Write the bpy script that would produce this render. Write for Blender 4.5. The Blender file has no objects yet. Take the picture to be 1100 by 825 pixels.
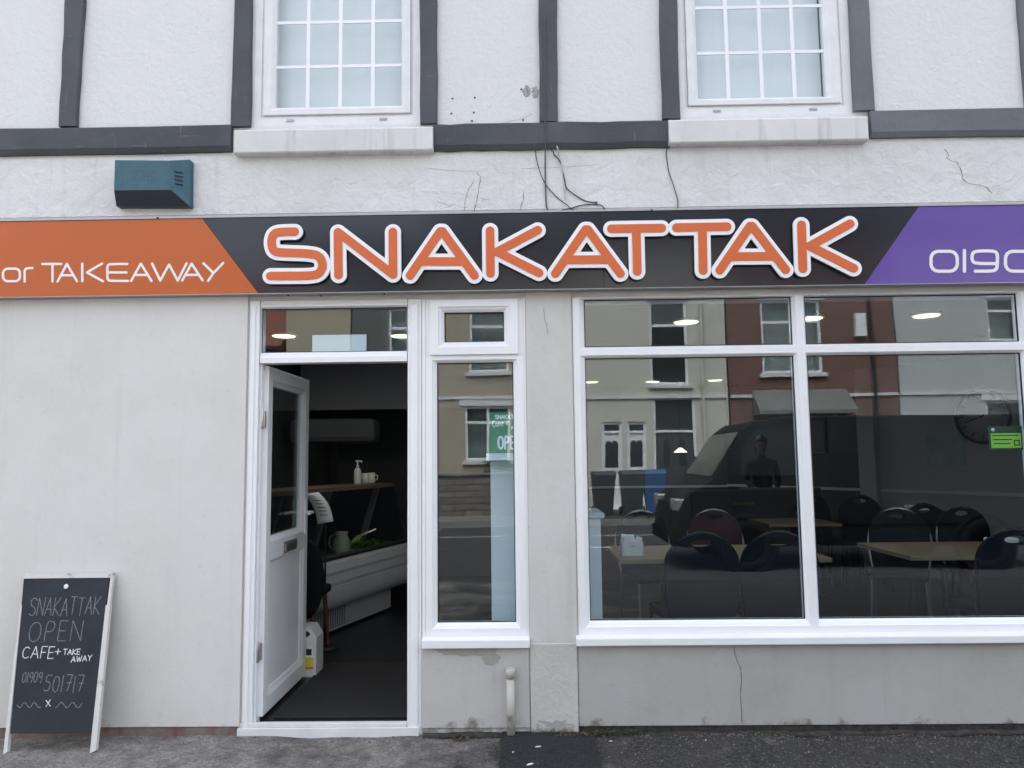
import bpy, math, random
import numpy as np
from mathutils import Vector, Matrix
random.seed(7)
rad = math.radians
sc = bpy.context.scene
COL = sc.collection

# ------------------------------------------------------------ camera
CAM = Vector((0, -4.26, 1.46)); FPX = 830.0
YAW, PITCH, ROLL = rad(-0.924), rad(5.444), rad(-0.651)
FW = Vector((math.sin(YAW)*math.cos(PITCH), math.cos(YAW)*math.cos(PITCH), math.sin(PITCH)))
R0 = Vector((math.cos(YAW), -math.sin(YAW), 0)); U0 = R0.cross(FW)
RT = math.cos(ROLL)*R0 + math.sin(ROLL)*U0
UP = -math.sin(ROLL)*R0 + math.cos(ROLL)*U0
cam = bpy.data.objects.new('camera', bpy.data.cameras.new('camera')); COL.objects.link(cam)
cam.matrix_world = Matrix(((RT.x, UP.x, -FW.x, CAM.x), (RT.y, UP.y, -FW.y, CAM.y), (RT.z, UP.z, -FW.z, CAM.z), (0, 0, 0, 1)))
cam.data.sensor_width = 36; cam.data.lens = FPX/1100*36
cam.data.clip_start = 0.05; cam.data.clip_end = 500
sc.camera = cam

# ------------------------------------------------------------ sky, sun, exposure
world = bpy.data.worlds.new('World'); sc.world = world; world.use_nodes = True
wn = world.node_tree; bg = wn.nodes['Background']
sky = wn.nodes.new('ShaderNodeTexSky'); sky.sky_type = 'NISHITA'; sky.sun_disc = False
SUN_EL, SUN_AZ = rad(58), rad(-14)
sky.sun_elevation = SUN_EL; sky.sun_rotation = SUN_AZ
sky.air_density = 1.0; sky.dust_density = 5.0; sky.ozone_density = 1.5
hs = wn.nodes.new('ShaderNodeHueSaturation'); hs.inputs['Saturation'].default_value = 0.40
wn.links.new(sky.outputs[0], hs.inputs['Color']); wn.links.new(hs.outputs[0], bg.inputs[0])
bg.inputs[1].default_value = 0.15
sl = bpy.data.lights.new('sun', 'SUN'); sl.energy = 1.3; sl.angle = rad(45); sl.color = (1, 0.975, 0.94)
so = bpy.data.objects.new('sun', sl); COL.objects.link(so)
sd = Vector((math.sin(SUN_AZ)*math.cos(SUN_EL), math.cos(SUN_AZ)*math.cos(SUN_EL), math.sin(SUN_EL)))
so.rotation_euler = sd.to_track_quat('Z', 'Y').to_euler()
sc.view_settings.view_transform = 'Standard'; sc.view_settings.look = 'None'
sc.view_settings.gamma = 1; sc.view_settings.use_curve_mapping = False
sc.view_settings.exposure = 2.2
try:
    sc.cycles.max_bounces = 10; sc.cycles.transparent_max_bounces = 24
    sc.cycles.glossy_bounces = 5; sc.cycles.diffuse_bounces = 4; sc.cycles.sample_clamp_indirect = 4
except Exception: pass

# photo pixel -> world helpers (survey of the photograph, used to measure real positions)
def ray(px, py): return FW + RT*((px-550)/FPX) - UP*((py-412.5)/FPX)
def W(px, py, Y=0.0):
    d = ray(px, py); t = (Y-CAM.y)/d.y; return (d.x*t + CAM.x, CAM.z + d.z*t)
def X(px, py, Y=0.0): return W(px, py, Y)[0]
def Z(px, py, Y=0.0): return W(px, py, Y)[1]
def G(px, py, z):
    d = ray(px, py); t = (z-CAM.z)/d.z; return (d.x*t + CAM.x, CAM.y + d.y*t)

# ------------------------------------------------------------ materials
MATS = {}
def mat(name, c=(.5, .5, .5), rough=.6, metal=0., var=0., vscale=3., c2=None, bump=0., bscale=40., bdist=.01,
        spec=.5, coat=0., emit=None, estr=0., stretch=(1, 1, 1), thr=None, bump2=0., bscale2=4., fine=0.):
    m = bpy.data.materials.new(name); m.use_nodes = True; nt = m.node_tree; b = nt.nodes['Principled BSDF']
    L = nt.links.new
    b.inputs['Base Color'].default_value = (*c, 1); b.inputs['Roughness'].default_value = rough
    b.inputs['Metallic'].default_value = metal; b.inputs['Specular IOR Level'].default_value = spec
    b.inputs['Coat Weight'].default_value = coat; b.inputs['Coat Roughness'].default_value = .05
    if emit: b.inputs['Emission Color'].default_value = (*emit, 1); b.inputs['Emission Strength'].default_value = estr
    tc = nt.nodes.new('ShaderNodeTexCoord'); mp = nt.nodes.new('ShaderNodeMapping'); mp.inputs['Scale'].default_value = stretch
    L(tc.outputs['Object'], mp.inputs[0])
    def noise(s, det=6, ro=.6):
        n = nt.nodes.new('ShaderNodeTexNoise'); n.inputs['Scale'].default_value = s; n.inputs['Detail'].default_value = det
        n.inputs['Roughness'].default_value = ro; L(mp.outputs[0], n.inputs['Vector']); return n
    if var or c2:
        n = noise(vscale); r = nt.nodes.new('ShaderNodeValToRGB')
        a, e = thr if thr else (.3, .7)
        r.color_ramp.elements[0].position = a; r.color_ramp.elements[1].position = e
        cc = c2 if c2 else tuple(x*(1-var) for x in c)
        r.color_ramp.elements[0].color = (*cc, 1); r.color_ramp.elements[1].color = (*c, 1)
        L(n.outputs[0], r.inputs[0]); src = r.outputs[0]
        if fine:
            n2 = noise(vscale*30, 3); mx = nt.nodes.new('ShaderNodeMix'); mx.data_type = 'RGBA'; mx.blend_type = 'MULTIPLY'
            mx.inputs[0].default_value = fine; L(src, mx.inputs[6])
            mr = nt.nodes.new('ShaderNodeMapRange'); mr.inputs[1].default_value = .3; mr.inputs[2].default_value = .7; mr.inputs[3].default_value = .3; mr.inputs[4].default_value = 1.3
            L(n2.outputs[0], mr.inputs[0]); L(mr.outputs[0], mx.inputs[7]); src = mx.outputs[2]
        L(src, b.inputs['Base Color'])
    if bump:
        n = noise(bscale, 5); bp = nt.nodes.new('ShaderNodeBump'); bp.inputs['Strength'].default_value = bump; bp.inputs['Distance'].default_value = bdist
        L(n.outputs[0], bp.inputs['Height'])
        if bump2:
            n3 = noise(bscale2, 4); b2 = nt.nodes.new('ShaderNodeBump'); b2.inputs['Strength'].default_value = bump2; b2.inputs['Distance'].default_value = bdist*4
            L(n3.outputs[0], b2.inputs['Height']); L(b2.outputs[0], bp.inputs['Normal'])
        L(bp.outputs[0], b.inputs['Normal'])
    MATS[name] = m; return m

def plaster(name, c, dirt, dirt_amt=.5, rough=.85, coarse=.35, csc=18, fine_sc=140, fine=.25, base_dirt=0., dist=.012, z0=0., streak=.0, fleck=0.):
    """painted render: trowel bumps, grain, blotchy grime, optional splash stains with their own ragged edge"""
    m = bpy.data.materials.new(name); m.use_nodes = True; nt = m.node_tree; b = nt.nodes['Principled BSDF']; L = nt.links.new
    b.inputs['Roughness'].default_value = rough; b.inputs['Specular IOR Level'].default_value = .25
    tc = nt.nodes.new('ShaderNodeTexCoord')
    def noise(s, det=6, ro=.6, vec=None, dis=0.):
        n = nt.nodes.new('ShaderNodeTexNoise'); n.inputs['Scale'].default_value = s; n.inputs['Detail'].default_value = det
        n.inputs['Roughness'].default_value = ro; n.inputs['Distortion'].default_value = dis
        L(vec if vec else tc.outputs['Object'], n.inputs['Vector']); return n
    def ramp(src, a, e, v0=0., v1=1.):
        r = nt.nodes.new('ShaderNodeMapRange'); r.inputs[1].default_value = a; r.inputs[2].default_value = e; r.inputs[3].default_value = v0; r.inputs[4].default_value = v1
        L(src, r.inputs[0]); return r.outputs[0]
    def mixc(fac, a, bb):
        mx = nt.nodes.new('ShaderNodeMix'); mx.data_type = 'RGBA'; L(fac, mx.inputs[0])
        if isinstance(a, tuple): mx.inputs[6].default_value = (*a, 1)
        else: L(a, mx.inputs[6])
        if isinstance(bb, tuple): mx.inputs[7].default_value = (*bb, 1)
        else: L(bb, mx.inputs[7])
        return mx.outputs[2]
    n1 = noise(1.3, 8, .65); f1 = ramp(n1.outputs[0], .42, .75, 0, dirt_amt)
    col = mixc(f1, c, dirt)
    n2 = noise(22, 6, .7); f2 = ramp(n2.outputs[0], .58, .8, 0, dirt_amt*.6)
    col = mixc(f2, col, tuple(x*.8 for x in dirt))
    if streak:
        mp = nt.nodes.new('ShaderNodeMapping'); mp.inputs['Scale'].default_value = (14, 14, .7); L(tc.outputs['Object'], mp.inputs[0])
        n4 = noise(1.0, 5, .6, mp.outputs[0]); col = mixc(ramp(n4.outputs[0], .56, .72, 0, streak), col, tuple(x*.7 for x in dirt))
    if fleck:
        for scl in ((3, 3, 60), (60, 60, 3)):
            mp = nt.nodes.new('ShaderNodeMapping'); mp.inputs['Scale'].default_value = scl; L(tc.outputs['Object'], mp.inputs[0])
            n6 = noise(1.0, 4, .7, mp.outputs[0], .3); col = mixc(ramp(n6.outputs[0], .66, .74, 0, fleck), col, (.34, .345, .36))
    if base_dirt:
        sp = nt.nodes.new('ShaderNodeSeparateXYZ'); L(tc.outputs['Object'], sp.inputs[0])
        n5 = noise(9, 7, .7)
        ad = nt.nodes.new('ShaderNodeMath'); ad.operation = 'MULTIPLY_ADD'; L(n5.outputs[0], ad.inputs[0]); ad.inputs[1].default_value = -.42; L(sp.outputs[2], ad.inputs[2])
        col = mixc(ramp(ad.outputs[0], z0-.16, z0-.22, 0, base_dirt), col, (.16, .145, .12))
    L(col, b.inputs['Base Color'])
    nb = noise(csc, 5, .6, None, .4); bp = nt.nodes.new('ShaderNodeBump'); bp.inputs['Strength'].default_value = coarse; bp.inputs['Distance'].default_value = dist
    L(nb.outputs[0], bp.inputs['Height'])
    nf = noise(fine_sc, 3, .6); bf = nt.nodes.new('ShaderNodeBump'); bf.inputs['Strength'].default_value = fine; bf.inputs['Distance'].default_value = .003
    L(nf.outputs[0], bf.inputs['Height']); L(bp.outputs[0], bf.inputs['Normal']); L(bf.outputs[0], b.inputs['Normal'])
    MATS[name] = m; return m

def glass(name, ior=1.95, tint=(.93, .965, .965), wob=.0, rough=0.0, wsc=2.5):
    m = bpy.data.materials.new(name); m.use_nodes = True; nt = m.node_tree; nt.nodes.clear(); L = nt.links.new
    o = nt.nodes.new('ShaderNodeOutputMaterial'); mx = nt.nodes.new('ShaderNodeMixShader')
    t = nt.nodes.new('ShaderNodeBsdfTransparent'); t.inputs[0].default_value = (*tint, 1)
    g = nt.nodes.new('ShaderNodeBsdfGlossy'); g.inputs['Roughness'].default_value = rough; g.inputs['Color'].default_value = (.97, 1, 1, 1)
    f = nt.nodes.new('ShaderNodeFresnel'); f.inputs['IOR'].default_value = ior
    geo = nt.nodes.new('ShaderNodeNewGeometry')
    # same reflectance whichever side of the sheet is struck
    md = nt.nodes.new('ShaderNodeMix'); md.inputs[2].default_value = ior; md.inputs[3].default_value = 1/ior
    L(geo.outputs['Backfacing'], md.inputs[0])
    inv = nt.nodes.new('ShaderNodeMath'); inv.operation = 'ADD'; inv.inputs[1].default_value = 0; L(md.outputs[0], inv.inputs[0])
    L(inv.outputs[0], f.inputs['IOR'])
    if wob:
        tc = nt.nodes.new('ShaderNodeTexCoord'); n = nt.nodes.new('ShaderNodeTexNoise'); n.inputs['Scale'].default_value = wsc; n.inputs['Detail'].default_value = 0.5
        L(tc.outputs['Object'], n.inputs['Vector']); b = nt.nodes.new('ShaderNodeBump'); b.inputs['Strength'].default_value = 1; b.inputs['Distance'].default_value = wob
        L(n.outputs[0], b.inputs['Height']); L(b.outputs[0], g.inputs['Normal'])
    L(f.outputs[0], mx.inputs[0]); L(t.outputs[0], mx.inputs[1]); L(g.outputs[0], mx.inputs[2]); L(mx.outputs[0], o.inputs[0])
    MATS[name] = m; return m

def bricks(name, c1, c2, mortar, sc_=1.0):
    m = bpy.data.materials.new(name); m.use_nodes = True; nt = m.node_tree; b = nt.nodes['Principled BSDF']; L = nt.links.new
    tc = nt.nodes.new('ShaderNodeTexCoord'); mp = nt.nodes.new('ShaderNodeMapping'); mp.inputs['Rotation'].default_value = (rad(90), 0, 0)
    L(tc.outputs['Object'], mp.inputs[0]); t = nt.nodes.new('ShaderNodeTexBrick'); t.inputs['Scale'].default_value = 1
    t.inputs['Brick Width'].default_value = .225*sc_; t.inputs['Row Height'].default_value = .075*sc_; t.inputs['Mortar Size'].default_value = .008*sc_
    t.inputs['Color1'].default_value = (*c1, 1); t.inputs['Color2'].default_value = (*c2, 1); t.inputs['Mortar'].default_value = (*mortar, 1)
    L(mp.outputs[0], t.inputs['Vector']); L(t.outputs[0], b.inputs['Base Color']); b.inputs['Roughness'].default_value = .9
    bp = nt.nodes.new('ShaderNodeBump'); bp.inputs['Strength'].default_value = .5; bp.invert = True; L(t.outputs['Fac'], bp.inputs['Height']); L(bp.outputs[0], b.inputs['Normal'])
    MATS[name] = m; return m

def asphalt(name, c, light, patch, wet=0., west=None):
    m = bpy.data.materials.new(name); m.use_nodes = True; nt = m.node_tree; b = nt.nodes['Principled BSDF']; L = nt.links.new
    tc = nt.nodes.new('ShaderNodeTexCoord')
    def nz(s, d=6, r=.6):
        n = nt.nodes.new('ShaderNodeTexNoise'); n.inputs['Scale'].default_value = s; n.inputs['Detail'].default_value = d; n.inputs['Roughness'].default_value = r
        L(tc.outputs['Object'], n.inputs['Vector']); return n.outputs[0]
    def rp(src, a, e, v0, v1):
        r = nt.nodes.new('ShaderNodeMapRange'); r.inputs[1].default_value = a; r.inputs[2].default_value = e; r.inputs[3].default_value = v0; r.inputs[4].default_value = v1; L(src, r.inputs[0]); return r.outputs[0]
    def mx(f, a, bb):
        k = nt.nodes.new('ShaderNodeMix'); k.data_type = 'RGBA'; L(f, k.inputs[0])
        if isinstance(a, tuple): k.inputs[6].default_value = (*a, 1)
        else: L(a, k.inputs[6])
        if isinstance(bb, tuple): k.inputs[7].default_value = (*bb, 1)
        else: L(bb, k.inputs[7])
        return k.outputs[2]
    v = nt.nodes.new('ShaderNodeTexVoronoi'); v.inputs['Scale'].default_value = 95; L(tc.outputs['Object'], v.inputs['Vector'])
    v2 = nt.nodes.new('ShaderNodeSeparateColor'); L(v.outputs['Color'], v2.inputs[0])
    col = mx(rp(v2.outputs[0], .45, 1, 0, 1), c, tuple(x*1.1 for x in light))
    col = mx(rp(v2.outputs[1], .55, .9, 0, .75), col, tuple(x*.4 for x in c))
    col = mx(rp(nz(3.2, 7, .7), .45, .6, 0, .75), col, patch)
    col = mx(rp(nz(420, 2), .6, .75, 0, .5), col, tuple(min(1, x*2.2) for x in light))
    if west:
        sp = nt.nodes.new('ShaderNodeSeparateXYZ'); L(tc.outputs['Object'], sp.inputs[0])
        ad = nt.nodes.new('ShaderNodeMath'); ad.operation = 'MULTIPLY_ADD'; L(nz(1.9, 8, .7), ad.inputs[0]); ad.inputs[1].default_value = 9.0; L(sp.outputs[0], ad.inputs[2])
        wcol = mx(rp(v2.outputs[0], .2, 1, 0, .8), west, tuple(x*1.8 for x in west)); wcol = mx(rp(nz(9, 6, .7), .45, .6, 0, .6), wcol, tuple(x*.55 for x in west))
        col = mx(rp(ad.outputs[0], 5.0, 3.0, 0, .9), col, wcol)
    L(col, b.inputs['Base Color'])
    L(rp(nz(1.5), .4, .65, .95-wet, .95), b.inputs['Roughness']); b.inputs['Specular IOR Level'].default_value = .3
    bp = nt.nodes.new('ShaderNodeBump'); bp.inputs['Strength'].default_value = .9; bp.inputs['Distance'].default_value = .004
    L(v.outputs['Distance'], bp.inputs['Height'])
    bp2 = nt.nodes.new('ShaderNodeBump'); bp2.inputs['Strength'].default_value = .8; bp2.inputs['Distance'].default_value = .02; L(nz(14, 7, .7), bp2.inputs['Height']); L(bp2.outputs[0], bp.inputs['Normal'])
    L(bp.outputs[0], b.inputs['Normal']); MATS[name] = m; return m

plaster('render_smooth', (.67, .665, .65), (.575, .56, .535), .6, coarse=.3, csc=7, fine=.4, base_dirt=.45, dist=.008, streak=.12)
plaster('render_rough', (.69, .70, .70), (.64, .65, .66),   .5, coarse=.85, csc=26, fine_sc=110, fine=.4, dist=.008)
plaster('render_band', (.68, .685, .68), (.56, .555, .54), .8, coarse=.95, csc=9, fine=.4, dist=.022, streak=.25)
plaster('render_ground', (.60, .595, .58), (.48, .47, .445), .8, coarse=.3, csc=8, fine=.3, base_dirt=.75, streak=.2)
plaster('sill_paint', (.68, .68, .68), (.5, .5, .49), .6, coarse=.25, csc=12, fine=.2, streak=.75, dist=.006)
plaster('timber_paint', (.066, .072, .081), (.115, .12, .135), .9, fleck=.55, rough=.6, coarse=.5, csc=16, fine=.3, dist=.01, streak=.5)
plaster('timber_faded', (.13, .14, .155), (.19, .20, .215), .9, fleck=.35, rough=.6, coarse=.5, csc=16, fine=.3, dist=.01, streak=.3)
mat('pvc', (.83, .85, .87), .28, var=.05, vscale=2.5, spec=.5)
mat('pvc_dirty', (.76, .77, .785), .35, var=.12, vscale=9)
mat('gasket', (.015, .015, .017), .6)
mat('panel_orange', (.50, .115, .024), .28, spec=.35, var=.05, vscale=2)
mat('panel_dark', (.016, .019, .028), .14, coat=.0, spec=.45, bump=.015, bscale=3)
mat('panel_purple', (.105, .055, .31), .25, coat=.2)
mat('alu', (.35, .35, .37), .4, .8)
mat('letter_white', (.84, .84, .87), .35)
mat('letter_orange', (.62, .125, .028), .35)
mat('letter_print', (.80, .78, .78), .4)
mat('alarm_teal', (.030, .105, .150), .45, var=.2, vscale=30, bump=.1, bscale=80, bdist=.002)
mat('alarm_navy', (.018, .028, .045), .45)
mat('cable', (.06, .06, .065), .6)
mat('cable_white', (.5, .5, .5), .6)
mat('crack', (.10, .095, .09), .95)
mat('board_black', (.017, .023, .029), .7, spec=.3, c2=(.030, .037, .045), vscale=5, thr=(.35, .7))
mat('chalk_dim', (.24, .25, .26), .95, c2=(.09, .10, .11), vscale=160, thr=(.38, .6))
mat('chalk_bright', (.72, .72, .72), .95, c2=(.3, .3, .31), vscale=160, thr=(.3, .5))
mat('wood_white', (.62, .61, .59), .7, c2=(.25, .24, .22), vscale=14, thr=(.3, .42), bump=.4, bscale=30)
mat('pipe', (.50, .48, .43), .5, c2=(.2, .19, .16), vscale=14, thr=(.3, .45))
mat('steel', (.5, .5, .5), .3, .9)
mat('dark_floor', (.018, .020, .024), .35, var=.3, vscale=6)
mat('mat_rubber', (.012, .012, .014), .8, bump=.5, bscale=300, bdist=.003)
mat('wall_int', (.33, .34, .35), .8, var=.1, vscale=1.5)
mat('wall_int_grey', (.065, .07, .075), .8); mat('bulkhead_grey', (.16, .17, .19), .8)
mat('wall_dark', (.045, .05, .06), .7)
mat('ceiling_paint', (.16, .16, .155), .9)
mat('dado', (.5, .5, .49), .5)
mat('light_disc', (1, .95, .7), .5, emit=(1.0, .93, .55), estr=.55)
mat('laminate', (.26, .19, .115), .4, c2=(.19, .135, .08), vscale=6, stretch=(1, 9, 1))
mat('black_fabric', (.008, .010, .014), .8, spec=.15, bump=.2, bscale=300, bdist=.002)
mat('red_fabric', (.035, .012, .018), .8)
mat('chair_metal', (.32, .32, .33), .35, .85)
mat('black_metal', (.02, .02, .022), .45, .3)
mat('plastic_white', (.7, .7, .68), .4)
mat('cabinet_white', (.62, .66, .66), .4)
mat('counter_white', (.42, .43, .44), .3, var=.1, vscale=5)
mat('counter_grey', (.2, .2, .21), .35, .2)
mat('label_yellow', (.7, .62, .05), .5); mat('label_orange', (.7, .15, .04), .5); mat('ink', (.02, .02, .02), .6)
mat('wood_shelf', (.16, .12, .085), .5, var=.3, vscale=8, stretch=(1, 8, 1)); mat('wood_brown', (.12, .045, .025), .5)
mat('jug_green', (.34, .38, .28), .35); mat('leaf_green', (.14, .26, .05), .6, c2=(.07, .14, .03), vscale=40); mat('leaf_lime', (.42, .5, .12), .5)
mat('paper', (.75, .78, .78), .7); mat('sign_green', (.04, .22, .10), .5); mat('sticker_black', (.02, .05, .02), .4); mat('sticker_green', (.30, .62, .05), .4)
mat('skin', (.14, .08, .06), .6); mat('hair', (.02, .015, .012), .6); mat('cloth_dark', (.01, .011, .014), .9)
mat('blind', (.74, .755, .765), .8, var=.06, vscale=3)
mat('roof_slate', (.07, .07, .075), .8, var=.3, vscale=5, bump=.5, bscale=12)
mat('roof_red', (.20, .07, .045), .85, var=.3, vscale=6, bump=.5, bscale=12)
plaster('house_cream', (.56, .55, .48), (.45, .43, .37), .6)
plaster('house_beige', (.40, .35, .27), (.33, .28, .21), .6)
plaster('house_white', (.46, .48, .47), (.38, .40, .38), .5)
bricks('brick_red', (.19, .085, .065), (.12, .055, .042), (.19, .16, .14))
bricks('stone_wall', (.20, .18, .15), (.14, .125, .105), (.07, .065, .06), 2.2)
mat('cladding', (.16, .17, .16), .6, var=.2, vscale=4)
mat('curtain', (.42, .43, .42), .9, c2=(.16, .17, .17), vscale=5, stretch=(7, 1, .15), thr=(.35, .65))
mat('room_dark', (.03, .032, .035), .9)
mat('van_paint', (.006, .007, .009), .6, spec=.12); mat('van_glass', (.02, .025, .028), .1, spec=.5); mat('tyre', (.007, .007, .008), .9, spec=.1)
mat('rim', (.03, .03, .032), .6, .2); mat('lamp_glass', (.5, .5, .5), .1, .5); mat('plate', (.7, .7, .65), .5)
mat('bin_blue', (.02, .09, .25), .45); mat('bin_dark', (.03, .035, .04), .5); mat('bin_green', (.03, .045, .045), .5)
mat('bark', (.09, .06, .04), .9); mat('leaf', (.05, .09, .03), .7, c2=(.03, .055, .02), vscale=8)
asphalt('pave', (.034, .033, .033), (.085, .08, .078), (.052, .049, .047), west=(.21, .195, .18)); asphalt('pave_patch', (.020, .021, .024), (.036, .037, .04), (.025, .026, .029), .1)
asphalt('road_tar', (.045, .045, .048), (.09, .09, .09), (.055, .055, .055)); mat('road_paint', (.7, .7, .68), .7, c2=(.3, .3, .3), vscale=20, thr=(.3, .5))
mat('kerb_dark', (.06, .06, .06), .9, var=.3, vscale=6, bump=.4); mat('kerb_stone', (.25, .24, .23), .9, var=.3, vscale=6, bump=.4); mat('grit', (.24, .225, .20), .95, c2=(.07, .065, .06), vscale=30); mat('plinth_brick', (.16, .075, .06), .9, c2=(.22, .20, .185), vscale=12, bump=.5, bscale=50)
mat('dead_leaf', (.11, .07, .05), .9); mat('litter', (.7, .7, .68), .8); mat('moss', (.05, .07, .025), .95)
glass('glass_shop', 1.66, (.89, .945, .975), wob=.0009, wsc=1.7)
glass('glass_flat', 1.6, (.92, .965, .965))
glass('glass_upper', 1.45, (.965, .985, .99), wob=.001)
M = MATS

# ------------------------------------------------------------ mesh helpers
class MB:
    def __init__(s): s.v = []; s.f = []; s.sm = []
    def add(s, vs, fs, smooth=False):
        o = len(s.v); s.v += [tuple(v) for v in vs]; s.f += [tuple(i+o for i in f) for f in fs]; s.sm += [smooth]*len(fs); return s
    def box(s, x0, x1, y0, y1, z0, z1, T=None):
        vs = [(x, y, z) for x in (x0, x1) for y in (y0, y1) for z in (z0, z1)]
        if T: vs = [T @ Vector(v) for v in vs]
        return s.add(vs, [(0, 1, 3, 2), (4, 6, 7, 5), (0, 4, 5, 1), (2, 3, 7, 6), (0, 2, 6, 4), (1, 5, 7, 3)])
    def prism(s, poly, a, b, ax='y', T=None):
        n = len(poly)
        def P(p, q): return {'y': (p[0], q, p[1]), 'x': (q, p[0], p[1]), 'z': (p[0], p[1], q)}[ax]
        vs = [P(p, a) for p in poly]+[P(p, b) for p in poly]
        if T: vs = [T @ Vector(v) for v in vs]
        return s.add(vs, [tuple(range(n))[::-1], tuple(range(n, 2*n))]+[(i, (i+1) % n, (i+1) % n+n, i+n) for i in range(n)])
    def loft(s, rings, caps=True, smooth=True):
        n = len(rings[0]); o = len(s.v); vs = [v for r in rings for v in r]; fs = []
        for k in range(len(rings)-1):
            for i in range(n): fs.append((k*n+i, k*n+(i+1) % n, (k+1)*n+(i+1) % n, (k+1)*n+i))
        s.add(vs, fs, smooth)
        if caps: s.add(rings[0], [tuple(range(n))[::-1]]); s.add(rings[-1], [tuple(range(n))])
        return s
    def tube(s, path, r, n=8):
        path = [Vector(p) for p in path]; rings = []; up = None
        for i, p in enumerate(path):
            t = (path[min(i+1, len(path)-1)]-path[max(i-1, 0)]).normalized()
            if up is None: up = Vector((0, 0, 1)) if abs(t.z) < .9 else Vector((1, 0, 0))
            a = t.cross(up).normalized(); up = a.cross(t).normalized()
            rr = r[i] if isinstance(r, (list, tuple)) else r
            rings.append([p+(a*math.cos(k*2*math.pi/n)+up*math.sin(k*2*math.pi/n))*rr for k in range(n)])
        return s.loft(rings)
    def lathe(s, prof, c=(0, 0, 0), n=24, ax='z'):
        rings = []
        for r, h in prof:
            rg = []
            for k in range(n):
                a = k*2*math.pi/n; u, v = r*math.cos(a), r*math.sin(a)
                p = {'z': (u, v, h), 'y': (u, h, -v), 'x': (h, u, v)}[ax]
                rg.append((p[0]+c[0], p[1]+c[1], p[2]+c[2]))
            rings.append(rg)
        return s.loft(rings)
    def ring(s, o, i, prof):
        """mitred frame between outer rect o and inner rect i (x0,x1,z0,z1); prof = [(t, y)...] t 0 outer..1 inner"""
        rs = []
        for t, y in prof:
            x0, x1, z0, z1 = [o[k]+(i[k]-o[k])*t for k in range(4)]
            rs.append([(x0, y, z0), (x1, y, z0), (x1, y, z1), (x0, y, z1)])
        rs.append(rs[0]); return s.loft(rs, caps=False, smooth=False)
def offs(o):
    v = Vector((0, 0, 0)); p = o
    while p is not None:
        v += p.location; p = p.parent
    return v
def obj(name, mb, m, parent=None, world=True, bevel=0, smooth=None, label=None):
    off = offs(parent) if (parent is not None and world) else Vector((0, 0, 0))
    me = bpy.data.meshes.new(name)
    me.from_pydata([tuple(Vector(v)-off) for v in mb.v], [], mb.f); me.validate(); me.update()
    if len(me.polygons) == len(mb.sm): me.polygons.foreach_set('use_smooth', mb.sm)
    me.materials.append(M[m] if isinstance(m, str) else m)
    o = bpy.data.objects.new(name, me); COL.objects.link(o)
    if parent is not None: o.parent = parent
    import bmesh
    b = bmesh.new(); b.from_mesh(me); bmesh.ops.recalc_face_normals(b, faces=b.faces); b.to_mesh(me); b.free()
    if bevel:
        q = o.modifiers.new('bevel', 'BEVEL'); q.width = bevel; q.segments = 2; q.limit_method = 'ANGLE'; q.harden_normals = False
    if label: o['label'] = label
    return o
def thing(name, label, cat, loc=(0, 0, 0), group=None):
    o = bpy.data.objects.new(name, None); COL.objects.link(o); o.location = loc; o.empty_display_size = .1
    return tag(o, label, cat, group)
def tag(o, label=None, cat=None, group=None, kind=None):
    if label: o['label'] = label
    if cat: o['category'] = cat
    if group: o['group'] = group
    if kind: o['kind'] = kind
    return o
def struct(name, mb, m): return tag(obj(name, mb, m), kind='structure')
def copy_tree(o, parent=None):
    c = o.copy(); COL.objects.link(c); c.parent = parent
    for ch in list(o.children): copy_tree(ch, c)
    return c

def wall_holes(x0, x1, z0, z1, holes, y0, y1):
    """one solid wall slab in XZ with rectangular openings"""
    xs = sorted({x0, x1, *[min(max(h[0], x0), x1) for h in holes], *[min(max(h[1], x0), x1) for h in holes]})
    zs = sorted({z0, z1, *[min(max(h[2], z0), z1) for h in holes], *[min(max(h[3], z0), z1) for h in holes]})
    nx, nz = len(xs)-1, len(zs)-1
    def solid(i, k):
        if i < 0 or k < 0 or i >= nx or k >= nz: return False
        cx, cz = (xs[i]+xs[i+1])/2, (zs[k]+zs[k+1])/2
        return not any(h[0] < cx < h[1] and h[2] < cz < h[3] for h in holes)
    mb = MB(); idx = {}
    def V(i, k, y):
        key = (i, k, y)
        if key not in idx: idx[key] = len(mb.v); mb.v.append((xs[i], y, zs[k]))
        return idx[key]
    def F(*a): mb.f.append(a); mb.sm.append(False)
    for i in range(nx):
        for k in range(nz):
            if not solid(i, k): continue
            F(V(i, k, y0), V(i+1, k, y0), V(i+1, k+1, y0), V(i, k+1, y0)); F(V(i, k, y1), V(i, k+1, y1), V(i+1, k+1, y1), V(i+1, k, y1))
            if not solid(i-1, k): F(V(i, k, y0), V(i, k+1, y0), V(i, k+1, y1), V(i, k, y1))
            if not solid(i+1, k): F(V(i+1, k, y0), V(i+1, k, y1), V(i+1, k+1, y1), V(i+1, k+1, y0))
            if not solid(i, k-1): F(V(i, k, y0), V(i, k, y1), V(i+1, k, y1), V(i+1, k, y0))
            if not solid(i, k+1): F(V(i, k+1, y0), V(i+1, k+1, y0), V(i+1, k+1, y1), V(i, k+1, y1))
    return mb

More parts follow.
